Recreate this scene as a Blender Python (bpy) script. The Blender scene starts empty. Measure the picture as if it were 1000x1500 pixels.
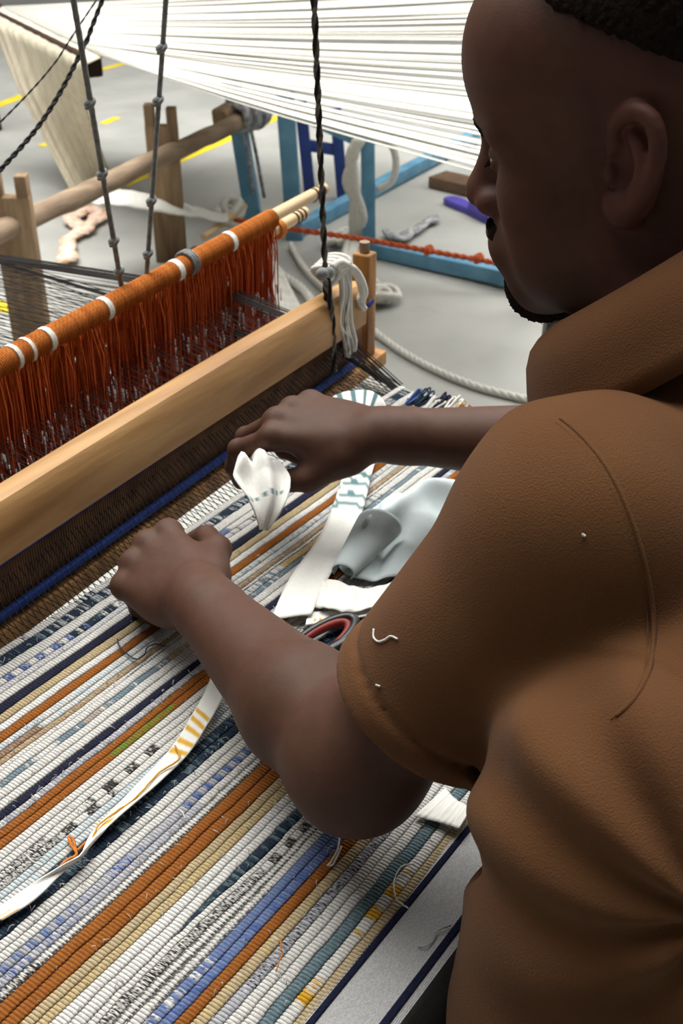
import bpy, bmesh, math, random
import numpy as np
from mathutils import Vector, Matrix
random.seed(7); RNG = np.random.default_rng(7)
S = bpy.context.scene
COL = S.collection

# ---------------------------------------------------------------- camera, world, lights, exposure
# World frame: X runs along the weft of the rug, Y along its warp (away from the weaver), Z up, floor at 0.
F = 1625.0                                     # focal length in pixels of the 1000 x 1500 frame
PITCH = math.atan2(1030, 1625); AZ = math.atan2(1400, 1924); H = 1.5
cp, sp, ca, sa = math.cos(PITCH), math.sin(PITCH), math.cos(AZ), math.sin(AZ)
cam = bpy.data.cameras.new('camera'); cam_o = bpy.data.objects.new('camera', cam); COL.objects.link(cam_o)
right = Vector((sa, -ca, 0)); fwd = Vector((ca*cp, sa*cp, -sp)); up = right.cross(fwd)
M = Matrix((right, up, -fwd)).transposed().to_4x4(); M.translation = (0, 0, H); cam_o.matrix_world = M
cam.sensor_fit = 'VERTICAL'; cam.sensor_height = 36; cam.sensor_width = 24; cam.lens = 36*F/1500
cam.clip_start = 0.02; cam.dof.use_dof = True; cam.dof.focus_distance = 0.80; cam.dof.aperture_fstop = 15
S.camera = cam_o
S.view_settings.view_transform = 'Standard'; S.view_settings.look = 'None'
S.view_settings.gamma = 1; S.view_settings.use_curve_mapping = False; S.view_settings.exposure = 0.0
W = bpy.data.worlds.new('world'); S.world = W; W.use_nodes = True
bg = W.node_tree.nodes['Background']; bg.inputs[0].default_value = (1, 0.985, 0.95, 1); bg.inputs[1].default_value = 0.10
def area(name, loc, tgt, sx, sy, power, col=(1, 1, 1)):
    l = bpy.data.lights.new(name, 'AREA'); l.shape = 'RECTANGLE'; l.size = sx; l.size_y = sy; l.energy = power; l.color = col
    o = bpy.data.objects.new(name, l); COL.objects.link(o); o.location = loc
    o.rotation_euler = (Vector(tgt)-Vector(loc)).to_track_quat('-Z', 'Y').to_euler(); return o
area('roof_light', (2.6, 2.9, 6.5), (1.6, 1.8, 0.5), 7.0, 6.0, 1330, (1, 0.985, 0.95))
area('side_window_light', (5.5, 0.6, 3.0), (1.0, 0.9, 0.8), 3.0, 2.0, 150, (1, 0.98, 0.94))

# ---------------------------------------------------------------- measuring helpers (a sight line met with a plane gives a real point)
def ray(x, y):
    u = 750-y; r = x-500; v = u*cp-F*sp; f = F*cp+u*sp
    return np.array([sa*r+ca*f, -ca*r+sa*f, v])/F
def at(x, y, d):
    q = ray(x, y)*d; q[2] += H; return q
def pz(x, y, z):
    q = ray(x, y); q = q*((z-H)/q[2]); q[2] += H; return q
def pY(x, y, Y):
    q = ray(x, y); q = q*(Y/q[1]); q[2] += H; return q
V3 = lambda *a: np.array(a, float)
def unit(v): v = np.asarray(v, float); return v/np.linalg.norm(v)

# ---------------------------------------------------------------- materials
def srgb(r, g, b):
    f = lambda c: (c/12.92 if c <= 0.04045 else ((c+0.055)/1.055)**2.4)
    return tuple(f(c/255) for c in (r, g, b))
def mat(name, col=None, rough=0.8, var=0.15, scale=30, bump=0.0, bscale=200, spec=0.3, stretch=(1, 1, 1), sheen=0.0, col2=None, bdist=0.002, weave=0):
    m = bpy.data.materials.new(name); m.use_nodes = True; nt = m.node_tree; N = nt.nodes; L = nt.links
    b = N['Principled BSDF']; b.inputs['Roughness'].default_value = rough; b.inputs['Specular IOR Level'].default_value = spec
    if sheen: b.inputs['Sheen Weight'].default_value = sheen; b.inputs['Sheen Roughness'].default_value = 0.5
    tc = N.new('ShaderNodeTexCoord'); mp = N.new('ShaderNodeMapping'); mp.inputs['Scale'].default_value = stretch
    L.new(tc.outputs['Object'], mp.inputs['Vector'])
    n = N.new('ShaderNodeTexNoise'); n.inputs['Scale'].default_value = scale; n.inputs['Detail'].default_value = 6
    L.new(mp.outputs[0], n.inputs['Vector'])
    mix = N.new('ShaderNodeMix'); mix.data_type = 'RGBA'; 
    r = N.new('ShaderNodeValToRGB'); r.color_ramp.elements[0].position = 0.35; r.color_ramp.elements[1].position = 0.65
    L.new(n.outputs['Fac'], r.inputs[0])
    if col is None:
        a = N.new('ShaderNodeAttribute'); a.attribute_name = 'Col'
        mix.blend_type = 'MULTIPLY'; mix.inputs[0].default_value = 1
        r.color_ramp.elements[0].color = (1-var,)*3+(1,); r.color_ramp.elements[1].color = (1, 1, 1, 1)
        L.new(a.outputs['Color'], mix.inputs[6]); L.new(r.outputs[0], mix.inputs[7])
    else:
        c2 = col2 or tuple(c*(1-var*2) for c in col)
        L.new(r.outputs[0], mix.inputs[0]); mix.inputs[6].default_value = (*c2, 1); mix.inputs[7].default_value = (*col, 1)
    L.new(mix.outputs[2], b.inputs['Base Color'])
    if bump:
        n2 = N.new('ShaderNodeTexNoise'); n2.inputs['Scale'].default_value = bscale; n2.inputs['Detail'].default_value = 4
        L.new(mp.outputs[0], n2.inputs['Vector']); src = n2.outputs['Fac']
        if weave:
            w1 = N.new('ShaderNodeTexWave'); w1.bands_direction = 'X'; w1.inputs['Scale'].default_value = weave
            w2 = N.new('ShaderNodeTexWave'); w2.bands_direction = 'Y'; w2.inputs['Scale'].default_value = weave
            L.new(mp.outputs[0], w1.inputs['Vector']); L.new(mp.outputs[0], w2.inputs['Vector'])
            ad = N.new('ShaderNodeMath'); ad.operation = 'MULTIPLY'; L.new(w1.outputs['Fac'], ad.inputs[0]); L.new(w2.outputs['Fac'], ad.inputs[1])
            ad2 = N.new('ShaderNodeMath'); ad2.operation = 'ADD'; L.new(ad.outputs[0], ad2.inputs[0]); L.new(n2.outputs['Fac'], ad2.inputs[1]); src = ad2.outputs[0]
        bp = N.new('ShaderNodeBump'); bp.inputs['Strength'].default_value = bump; bp.inputs['Distance'].default_value = bdist
        L.new(src, bp.inputs['Height']); L.new(bp.outputs[0], b.inputs['Normal'])
    return m
MT = {
 'rug': mat('rag_weft', None, 0.95, 0.22, 420, 0.5, 900, 0.1, bdist=0.001),
 'header': mat('header_weave', srgb(186, 186, 186), 0.95, 0.12, 700, 0.6, 900, 0.1, weave=260, bdist=0.001),
 'navy': mat('navy_yarn', srgb(30, 33, 55), 0.95, 0.2, 500, 0.5, 800, 0.1),
 'warp': mat('dark_warp_yarn', srgb(46, 42, 40), 0.9, 0.2, 60),
 'cotton': mat('white_cotton', srgb(232, 231, 224), 0.95, 0.03, 40, 0.3, 700, 0.1, sheen=0.1, weave=300, bdist=0.0006),
 'print': mat('printed_cotton', None, 0.95, 0.05, 200, 0.3, 700, 0.1, weave=300, bdist=0.0006),
 'pale': mat('pale_blue_cotton', srgb(196, 207, 208), 0.95, 0.05, 60, 0.3, 700, 0.1, weave=320, bdist=0.0006),
 'yarn': mat('white_yarn', srgb(214, 212, 204), 0.95, 0.06, 90, 0.3, 300, 0.1),
 'creamfall': mat('cream_yarn', srgb(222, 212, 188), 0.95, 0.08, 40, 0.4, 120, 0.1, stretch=(1, 1, .08)),
 'wood': mat('beater_wood', srgb(186, 146, 94), 0.5, 0.2, 14, 0.25, 60, 0.3, stretch=(.18, 2.6, 2.6), col2=srgb(142, 102, 60)),
 'woodend': mat('end_wood', srgb(176, 128, 72), 0.6, 0.2, 30, 0.3, 90, 0.3, stretch=(2, 2, .3), col2=srgb(126, 84, 44)),
 'greywood': mat('weathered_wood', srgb(154, 130, 102), 0.8, 0.2, 14, 0.5, 60, 0.2, stretch=(2.5, 2.5, .35), col2=srgb(122, 100, 77)),
 'polewood': mat('round_pole_wood', srgb(154, 134, 112), 0.75, 0.2, 10, 0.5, 50, 0.2, stretch=(.5, 3, 3), col2=srgb(124, 105, 87)),
 'darkwood': mat('dark_wood', srgb(62, 46, 38), 0.8, 0.2, 14, 0.4, 60, 0.2),
 'bamboo': mat('bamboo', srgb(218, 188, 144), 0.5, 0.12, 12, 0.2, 60, 0.35, stretch=(.3, 3, 3)),
 'reed': mat('cane_reed', srgb(112, 80, 54), 0.7, 0.25, 40, 0.2, 100, 0.3, col2=srgb(78, 54, 36)),
 'orange': mat('orange_yarn', srgb(204, 130, 62), 0.85, 0.15, 8, 0.3, 400, 0.2, stretch=(60, 1, 1), col2=srgb(176, 98, 38)),
 'heddle': mat('heddle_string', None, 0.85, 0.2, 300, 0, 1, 0.2),
 'bluetape': mat('blue_tape', srgb(38, 66, 140), 0.8, 0.2, 120, 0.3, 300, 0.2),
 'blue': mat('blue_paint', srgb(112, 162, 190), 0.55, 0.12, 10, 0.15, 40, 0.3, col2=srgb(88, 140, 170)),
 'dkblue': mat('dark_blue_paint', srgb(52, 76, 148), 0.5, 0.12, 12, 0.15, 40, 0.4),
 'floor': None,
 'yellow': mat('yellow_paint', srgb(240, 214, 40), 0.7, 0.08, 9, 0.1, 40, 0.3, col2=srgb(214, 190, 50)),
 'greycord': mat('grey_cord', srgb(140, 143, 142), 0.85, 0.2, 120, 0.4, 300, 0.2),
 'blackcord': mat('black_cord', srgb(42, 42, 44), 0.85, 0.25, 120, 0.4, 300, 0.2),
 'palecord': mat('speckled_cord', srgb(128, 124, 116), 0.85, 0.35, 160, 0.4, 300, 0.2),
 'redcord': mat('rust_cord', srgb(196, 92, 52), 0.85, 0.2, 100, 0.4, 300, 0.2),
 'rags': mat('peach_rag', srgb(226, 180, 148), 0.95, 0.15, 30, 0.5, 90, 0.1, col2=srgb(236, 220, 206)),
 'scrap': mat('grey_scrap', srgb(122, 124, 128), 0.95, 0.3, 40, 0.5, 90, 0.1, col2=srgb(180, 180, 180)),
 'slipper': mat('purple_rubber', srgb(84, 74, 168), 0.55, 0.08, 20, 0.1, 200, 0.4),
 'darkmetal': mat('dark_green_metal', srgb(58, 62, 56), 0.5, 0.15, 20, 0.1, 60, 0.4),
 'skin': mat('dark_skin', None, 0.58, 0.12, 90, 0.14, 420, 0.2, bdist=0.001),
 'hair': mat('black_hair', srgb(36, 29, 26), 0.9, 0.2, 260, 1.0, 420, 0.04, bdist=0.003),
 'shirt': mat('brown_pique', srgb(104, 71, 45), 0.95, 0.05, 9, 0.6, 900, 0.05, sheen=0.05, col2=srgb(95, 64, 41), bdist=0.0012),
 'trouser': mat('black_cotton', srgb(36, 34, 33), 0.9, 0.15, 60, 0.3, 500, 0.1),
 'black': mat('black_plastic', srgb(26, 26, 28), 0.35, 0.1, 30, 0, 1, 0.5),
 'red': mat('red_rubber', srgb(128, 38, 30), 0.55, 0.15, 40, 0.1, 200, 0.4),
 'steel': mat('scissor_steel', srgb(60, 60, 62), 0.4, 0.1, 40, 0, 1, 0.6),
 'eye': mat('eye_white', srgb(200, 190, 178), 0.2, 0.05, 60, 0, 1, 0.5),
 'navythread': mat('navy_thread', srgb(48, 60, 78), 0.9, 0.1, 60),
 'goldthread': mat('gold_thread', srgb(206, 152, 40), 0.9, 0.1, 60),
 'brownbox': mat('brown_board', srgb(112, 90, 72), 0.8, 0.15, 16, 0.2, 60, 0.2),
 'shoe': mat('shoe_leather', srgb(50, 40, 34), 0.5, 0.1, 40, 0.1, 100, 0.4),
}
def floor_mat():
    m = mat('painted_concrete', srgb(171, 171, 166), 0.6, 0.08, 3, 0.12, 30, 0.25, col2=srgb(157, 157, 152))
    nt = m.node_tree; N = nt.nodes; L = nt.links; b = N['Principled BSDF']
    src = b.inputs['Base Color'].links[0].from_socket
    tc = N.new('ShaderNodeTexCoord')
    n = N.new('ShaderNodeTexNoise'); n.inputs['Scale'].default_value = 2.3; n.inputs['Detail'].default_value = 8; n.inputs['Roughness'].default_value = .7
    L.new(tc.outputs['Object'], n.inputs['Vector'])
    r = N.new('ShaderNodeValToRGB'); r.color_ramp.elements[0].position = 0.58; r.color_ramp.elements[1].position = 0.78
    L.new(n.outputs['Fac'], r.inputs[0])
    mul = N.new('ShaderNodeMath'); mul.operation = 'MULTIPLY'; mul.inputs[1].default_value = 0.6; L.new(r.outputs[0], mul.inputs[0])
    mx = N.new('ShaderNodeMix'); mx.data_type = 'RGBA'; L.new(mul.outputs[0], mx.inputs[0]); L.new(src, mx.inputs[6]); mx.inputs[7].default_value = (*srgb(134, 118, 100), 1)
    L.new(mx.outputs[2], b.inputs['Base Color']); return m
MT['floor'] = floor_mat()

# ---------------------------------------------------------------- object helpers
BASE = {}
def thing(name, label, cat, loc, group=None):
    o = bpy.data.objects.new(name, None); o.empty_display_size = .05; COL.objects.link(o); o.location = [float(v) for v in loc]
    BASE[o.name] = np.array(loc, float); o['label'] = label; o['category'] = cat
    if group: o['group'] = group
    return o
def tag(o, label=None, cat=None, group=None, kind=None):
    for k, v in (('label', label), ('category', cat), ('group', group), ('kind', kind)):
        if v: o[k] = v
    return o
class MB:
    def __init__(s): s.v = []; s.f = []; s.c = []; s.n = 0
    def add(s, v, f, col=None):
        v = np.asarray(v, float).reshape(-1, 3); s.v.append(v); s.f += [tuple(int(i)+s.n for i in q) for q in f]; s.n += len(v)
        if col is not None:
            c = np.asarray(col, float); s.c.append(np.broadcast_to(c, (len(v), 3)) if c.ndim == 1 else c)
        return s
    def tube(s, pts, r, k=8, cap=True, col=None, rz=1.0):
        P = np.asarray(pts, float); n = len(P); R = np.broadcast_to(np.asarray(r, float), (n,))
        T = np.gradient(P, axis=0); T /= np.linalg.norm(T, axis=1)[:, None]+1e-12
        a = np.array([0, 0, 1.]) if abs(T[0][2]) < .9 else np.array([1., 0, 0])
        A = np.zeros((n, 3)); 
        for i in range(n):
            a = a-T[i]*a.dot(T[i]); a /= np.linalg.norm(a)+1e-12; A[i] = a
        B = np.cross(T, A); t = np.arange(k)*2*math.pi/k
        v = P[:, None]+R[:, None, None]*(np.cos(t)[None, :, None]*A[:, None]*rz+np.sin(t)[None, :, None]*B[:, None])
        f = [(i*k+j, i*k+(j+1) % k, (i+1)*k+(j+1) % k, (i+1)*k+j) for i in range(n-1) for j in range(k)]
        if cap: f += [tuple(range(k-1, -1, -1)), tuple((n-1)*k+j for j in range(k))]
        return s.add(v, f, col)
    def box(s, c, size, ax=None, bev=0.0, col=None):
        """box with chamfered edges; ax = 3 unit axes (rows)"""
        ax = np.eye(3) if ax is None else np.asarray(ax, float)
        bm = bmesh.new(); bmesh.ops.create_cube(bm, size=1)
        for q in bm.verts: q.co = Vector((q.co.x*size[0], q.co.y*size[1], q.co.z*size[2]))
        if bev: bmesh.ops.bevel(bm, geom=bm.edges[:], offset=bev, segments=2, profile=.6, affect='EDGES')
        bm.verts.ensure_lookup_table(); v = np.array([q.co[:] for q in bm.verts]); f = [tuple(q.index for q in p.verts) for p in bm.faces]; bm.free()
        return s.add(np.asarray(c, float)+v@ax, f, col)
    def bar(s, a, b, w, h, upv=(0, 0, 1), bev=0.003, col=None):
        a = np.asarray(a, float); b = np.asarray(b, float); x = unit(b-a); y = unit(np.cross(upv, x)); z = np.cross(x, y)
        return s.box((a+b)/2, (np.linalg.norm(b-a), w, h), (x, y, z), bev, col)
    def ball(s, c, r, ax=None, k=12, col=None):
        r = np.broadcast_to(np.asarray(r, float), (3,)); ax = np.eye(3) if ax is None else np.asarray(ax)
        v = []; m = k//2
        for i in range(m+1):
            th = math.pi*i/m
            for j in range(k): ph = 2*math.pi*j/k; v.append((math.sin(th)*math.cos(ph)*r[0], math.sin(th)*math.sin(ph)*r[1], math.cos(th)*r[2]))
        f = [(i*k+j, (i+1)*k+j, (i+1)*k+(j+1) % k, i*k+(j+1) % k) for i in range(m) for j in range(k)]
        return s.add(np.asarray(c, float)+np.array(v)@ax, f, col)
    def grid(s, G, thick=0.0, col=None, close=False):
        """G: (n, m, 3) grid; thick > 0 gives it a back face offset along the normals"""
        G = np.asarray(G, float); n, m, _ = G.shape
        du = np.gradient(G, axis=0); dv = np.gradient(G, axis=1); N = np.cross(du, dv); N /= np.linalg.norm(N, axis=2)[..., None]+1e-12
        idx = np.arange(n*m).reshape(n, m)
        q = np.stack([idx[:-1, :-1], idx[1:, :-1], idx[1:, 1:], idx[:-1, 1:]], -1).reshape(-1, 4)
        if not thick: return s.add(G, q, None if col is None else np.asarray(col).reshape(-1, 3) if np.ndim(col) > 1 else col)
        v = np.concatenate([(G+N*thick/2).reshape(-1, 3), (G-N*thick/2).reshape(-1, 3)]); o = n*m
        f = [tuple(t) for t in q]+[tuple(t[::-1]+o) for t in q]
        loop = list(idx[:, 0])+list(idx[-1, 1:])+list(idx[::-1, -1][1:])+list(idx[0, ::-1][1:-1])
        L = len(loop); f += [(loop[(i+1) % L], loop[i], loop[i]+o, loop[(i+1) % L]+o) for i in range(L)]
        c = None
        if col is not None: c = np.asarray(col, float); c = c if c.ndim == 1 else np.concatenate([c.reshape(-1, 3)]*2)
        return s.add(v, f, c)
    def build(s, name, m, parent=None, smooth=True, base=None, sharp=None):
        v = np.concatenate(s.v) if s.v else np.zeros((0, 3))
        if parent is not None: b = BASE[parent.name]
        else: b = np.array(base, float) if base is not None else np.array([(v[:, 0].min()+v[:, 0].max())/2, (v[:, 1].min()+v[:, 1].max())/2, v[:, 2].min()])
        me = bpy.data.meshes.new(name); nv = len(v); nf = len(s.f)
        me.vertices.add(nv); me.vertices.foreach_set('co', (v-b).astype(np.float32).ravel())
        ln = np.fromiter((len(q) for q in s.f), int, nf); li = np.fromiter((i for q in s.f for i in q), int, ln.sum())
        me.loops.add(len(li)); me.loops.foreach_set('vertex_index', li.astype(np.int32))
        me.polygons.add(nf); st = np.concatenate([[0], np.cumsum(ln)[:-1]]).astype(np.int32) if nf else []
        me.polygons.foreach_set('loop_start', st)
        me.update(calc_edges=True); me.validate()
        if s.c:
            c = np.concatenate(s.c); at_ = me.attributes.new('Col', 'FLOAT_COLOR', 'POINT')
            at_.data.foreach_set('color', np.concatenate([c, np.ones((len(c), 1))], 1).astype(np.float32).ravel())
        if smooth:
            me.polygons.foreach_set('use_smooth', np.ones(len(me.polygons), bool))
            if sharp: me.set_sharp_from_angle(angle=math.radians(sharp))
        me.materials.append(MT[m] if isinstance(m, str) else m)
        o = bpy.data.objects.new(name, me); COL.objects.link(o)
        if parent is not None: o.parent = parent
        else: o.location = b
        BASE[o.name] = b
        return o
def spline(P, n):
    """Catmull-Rom through the rows of P, n samples"""
    P = np.asarray(P, float); k = len(P)
    if k == 2: t = np.linspace(0, 1, n)[:, None]; return P[0]*(1-t)+P[1]*t
    Q = np.concatenate([[2*P[0]-P[1]], P, [2*P[-1]-P[-2]]]); u = np.linspace(0, k-1-1e-9, n); i = u.astype(int); t = (u-i)[:, None]
    a, b, c, d = Q[i], Q[i+1], Q[i+2], Q[i+3]
    return .5*((2*b)+(c-a)*t+(2*a-5*b+4*c-d)*t**2+(3*b-a-3*c+d)*t**3)
def snoise(x, seed, amp=1.0, f=1.0):
    r = np.random.default_rng(seed); x = np.asarray(x, float); o = np.zeros_like(x)
    for k in range(5):
        o += r.uniform(.4, 1)/(1+k*.5)*np.sin(x*f*(1+k*.83)*2*math.pi+r.uniform(0, 6.28))
    return amp*o/2.2
def rope(name, pts, r, mats, label, cat, strands=2, n=160, pitch=.03, group=None, parent=None, wob=0):
    """a laid rope of helical strands; one strand part per material when they differ"""
    P = spline(pts, n); T = np.gradient(P, axis=0); seg = np.linalg.norm(T, axis=1); T /= seg[:, None]
    s = np.concatenate([[0], np.cumsum(np.linalg.norm(np.diff(P, axis=0), axis=1))])
    a = np.cross(T, [0.3, .2, 1.0]); a /= np.linalg.norm(a, axis=1)[:, None]; b = np.cross(T, a)
    mb = {}
    for k in range(strands):
        ph = s/pitch*2*math.pi+k*2*math.pi/strands
        Q = P+(strands > 1)*(np.cos(ph)[:, None]*a+np.sin(ph)[:, None]*b)*r*.42
        if wob: Q = Q+np.stack([snoise(s, 11+k, wob, 6), snoise(s, 21+k, wob, 6), snoise(s, 31+k, wob, 6)], 1)
        mb.setdefault(mats[k % len(mats)], MB()).tube(Q, r*(.62 if strands > 1 else 1)*(1+.12*snoise(s, 3, 1, 60)), 7)
    keys = list(mb)
    if len(keys) == 1 and parent is None:
        o = mb[keys[0]].build(name, keys[0]); return tag(o, label, cat, group)
    t = parent or thing(name, label, cat, P[-1] if P[-1][2] < P[0][2] else P[0], group)
    for kx in keys: mb[kx].build('strand', kx, t)
    return t

# ================================================================ STRUCTURE: floor and its painted lines
fl = MB().grid(np.array([[(x, y, 0) for y in np.linspace(-6, 14, 5)] for x in np.linspace(-6, 16, 5)])[:, ::1]).build('floor', 'floor', smooth=False, base=(0, 0, 0))
fl['kind'] = 'structure'
for o in [fl]:
    me = o.data; me.flip_normals() if me.polygons[0].normal.z < 0 else None
def paint(pa, pb, w):
    a = pz(*pa, 0.002); b = pz(*pb, 0.002); MB().bar(a, b, w, .003, bev=.001).build('painted_line', 'yellow', fl, smooth=False)
paint((178, 272), (420, 166), .062)
paint((-60, 176), (52, 133), .075); paint((146, 102), (190, 91), .06)
paint((60, 214), (110, 194), .05); paint((150, 181), (172, 172), .05)
paint((-60, 436), (64, 461), .085)

# ================================================================ RUG ON THE LOOM
ZR = 0.84; X0, X1 = 0.06, 1.14
rug = thing('rag_rug', 'striped rag rug of white, rust, navy and tan wefts being woven on the loom', 'rug', (.6, .48, ZR-.004))
c_ = dict(W=(207, 205, 200), w=(215, 213, 209), N=(36, 38, 56), T=(180, 162, 128), Y=(190, 168, 120), B=(146, 88, 38), P=(188, 197, 199), A=(142, 116, 98),
          S=(112, 130, 140), D=(40, 54, 70), J=(104, 120, 158), K=(92, 114, 118), G=(160, 161, 167), L=(180, 180, 186), k=(60, 58, 56), g=(84, 132, 52), y=(206, 156, 44), b=(82, 102, 152), m=(164, 150, 144))
C = {k: np.array(srgb(*v)) for k, v in c_.items()}
# (height along the warp in mm, colour, patterns)
ROWS = [
 (9.0, 'w', [('fleck', 'D', .3, .6, .18)]), (12.0, 'D', [('fleck', 'W', .5, 1.2, .35), ('fleck', 'S', 0, 1.2, .25)]), (13.0, 'W', []),
 (9.0, 'W', [('block', 'b', .3, .55, 3), ('solid', 'J', .6, .74), ('fleck', 'J', .85, 1.2, .5), ('fleck', 'D', .5, .62, .5)]), (7.5, 'L', [('tweed', 'W', 0, 2), ('fleck', 'k', .6, .8, .25)]), (10.0, 'W', []), (10.5, 'N', []), (10.0, 'T', []), (8.7, 'w', []), (9.6, 'B', []),
 (8.0, 'P', [('fleck', 'S', .6, 1.0, .45), ('fleck', 'W', 0, 2, .4)]), (7.0, 'W', [('fleck', 'P', 0, 2, .3), ('solid', 'A', .3, .415)]), (6.0, 'A', [('tweed', 'T', 0, 2)]), (5.0, 'W', [('line', 'k', .5, 1.0)]), (9.0, 'W', [('fleck', 'S', .6, .9, .3), ('solid', 'Y', .72, .8)]),
 (6.0, 'S', [('solid', 'W', .385, .41), ('solid', 'm', .44, .465), ('solid', 'Y', .545, .58), ('fleck', 'W', 0, 2, .15)]), (9.5, 'W', []), (9.0, 'W', []), (7.5, 'N', []), (7.0, 'L', [('tweed', 'G', 0, 2), ('fleck', 'W', 0, 2, .2)]),
 (8.0, 'B', []), (8.0, 'B', [('tweed', 'g', .425, .50)]), (8.0, 'W', []), (7.6, 'W', []), (7.2, 'W', [('tweed', 'k', 0, .335), ('block', 'k', .38, .46, 4), ('tweed', 'k', .54, .7)]), (7.2, 'k', [('tweed', 'W', 0, 2), ('solid', 'W', .345, 2), ('block', 'k', .345, .40, 4)]),
 (7.0, 'P', []), (7.0, 'W', [('fleck', 'P', 0, 2, .4)]), (9.5, 'D', [('fleck', 'K', 0, 2, .25)]), (8.5, 'D', [('fleck', 'S', 0, 2, .15)]), (8.5, 'W', []), (8.0, 'W', []),
 (8.0, 'G', [('block', 'J', .2, .325, 2), ('fleck', 'b', .34, .37, .5), ('block', 'b', .42, .52, 2), ('tweed', 'L', .3, .42)]), (7.0, 'L', [('fleck', 'b', .2, .3, .4), ('tweed', 'G', 0, 2), ('solid', 'W', .43, 2)]), (7.5, 'W', [('line', 'k', 0, 2), ('tweed', 'k', .2, .26)]),
 (10.5, 'B', []), (10.5, 'B', []), (8.0, 'T', []), (7.5, 'Y', [('tweed', 'T', 0, 2)]), (8.5, 'w', []), (9.0, 'w', []), ('wedge', 'D', [('fleck', 'K', 0, 2, .3)]), (5.0, 'W', []), (7.5, 'W', [('tweed', 'k', 0, .41), ('block', 'k', .41, .5, 3)]), (7.0, 'W', [('line', 'k', 0, 2)]), (7.0, 'W', [('line', 'k', .28, .4), ('fleck', 'k', .2, .28, .2)]),
 (8.0, 'J', [('fleck', 'W', 0, .33, .3)]), (7.8, 'J', [('fleck', 'b', 0, 2, .3)]), (9.0, 'B', []), (9.0, 'T', [('fleck', 'W', 0, 2, .2), ('fleck', 'Y', 0, 2, .3)]), (8.0, 'G', [('tweed', 'k', .33, .5), ('tweed', 'L', 0, 2)]), (8.6, 'W', []), (8.6, 'W', []), (9.5, 'K', [('tweed', 'S', 0, 2)]), (9.2, 'W', [('block', 'y', .405, .47, 4), ('fleck', 'y', .34, .36, .6)]), (7.0, 'T', []),
]
YT = 0.7285; YB = 0.2712
PITCHX = 0.0030; NR = int((X1-X0)/PITCHX); SUB = 6
xs = X0+np.arange(NR*SUB+1)*PITCHX/SUB
hts = []
for i, (h, c, p) in enumerate(ROWS):
    if h == 'wedge': w = 9.5*np.clip((xs-.325)/.09, 0, 1)+.02
    else: w = h*(1+snoise(xs, 100+i, .13, 3.5)+snoise(xs, 300+i, .05, 22))
    hts.append(w)
hts = np.array(hts); 
cum = np.concatenate([np.zeros((1, len(xs))), np.cumsum(hts, 0)]); nom = np.array([0]+list(np.cumsum([r[0] if r[0] != 'wedge' else 4.0 for r in ROWS])))
tot = nom[-1]
for a, b in ((0, 6), (6, 10), (10, 18), (18, 22), (22, 28), (28, 35), (35, 39), (39, 46), (46, 50), (50, len(ROWS))):  # anchored every few rows
    s0, s1 = cum[a].copy(), cum[b].copy(); fa, fb = nom[a], nom[b]
    cum[a+1:b] = fa+(cum[a+1:b]-s0)/(s1-s0)*(fb-fa)
    off = (fb-cum[b]); cum[b:] += off
edge = YT-cum/tot*(YT-YB)
edge += (snoise(xs, 5, .0012, 1.6)+.008*np.clip((xs-.75)/.35, 0, 1)*1.0)[None]*np.clip((edge-.60)/.13, 0, 1)
edge -= (.0022*np.sin((xs-.2)*9))[None]*np.clip((.52-edge)/.1, 0, 1)
vv = np.array([-1, -.72, -.28, .22, .68, 1.0]); prof = np.clip(1-vv**2, 0, 1)**.32
ribv = np.array([0.0, .80, .96, 1.0, .96, .80])
fuzz = MB(); FZ = {}
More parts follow.
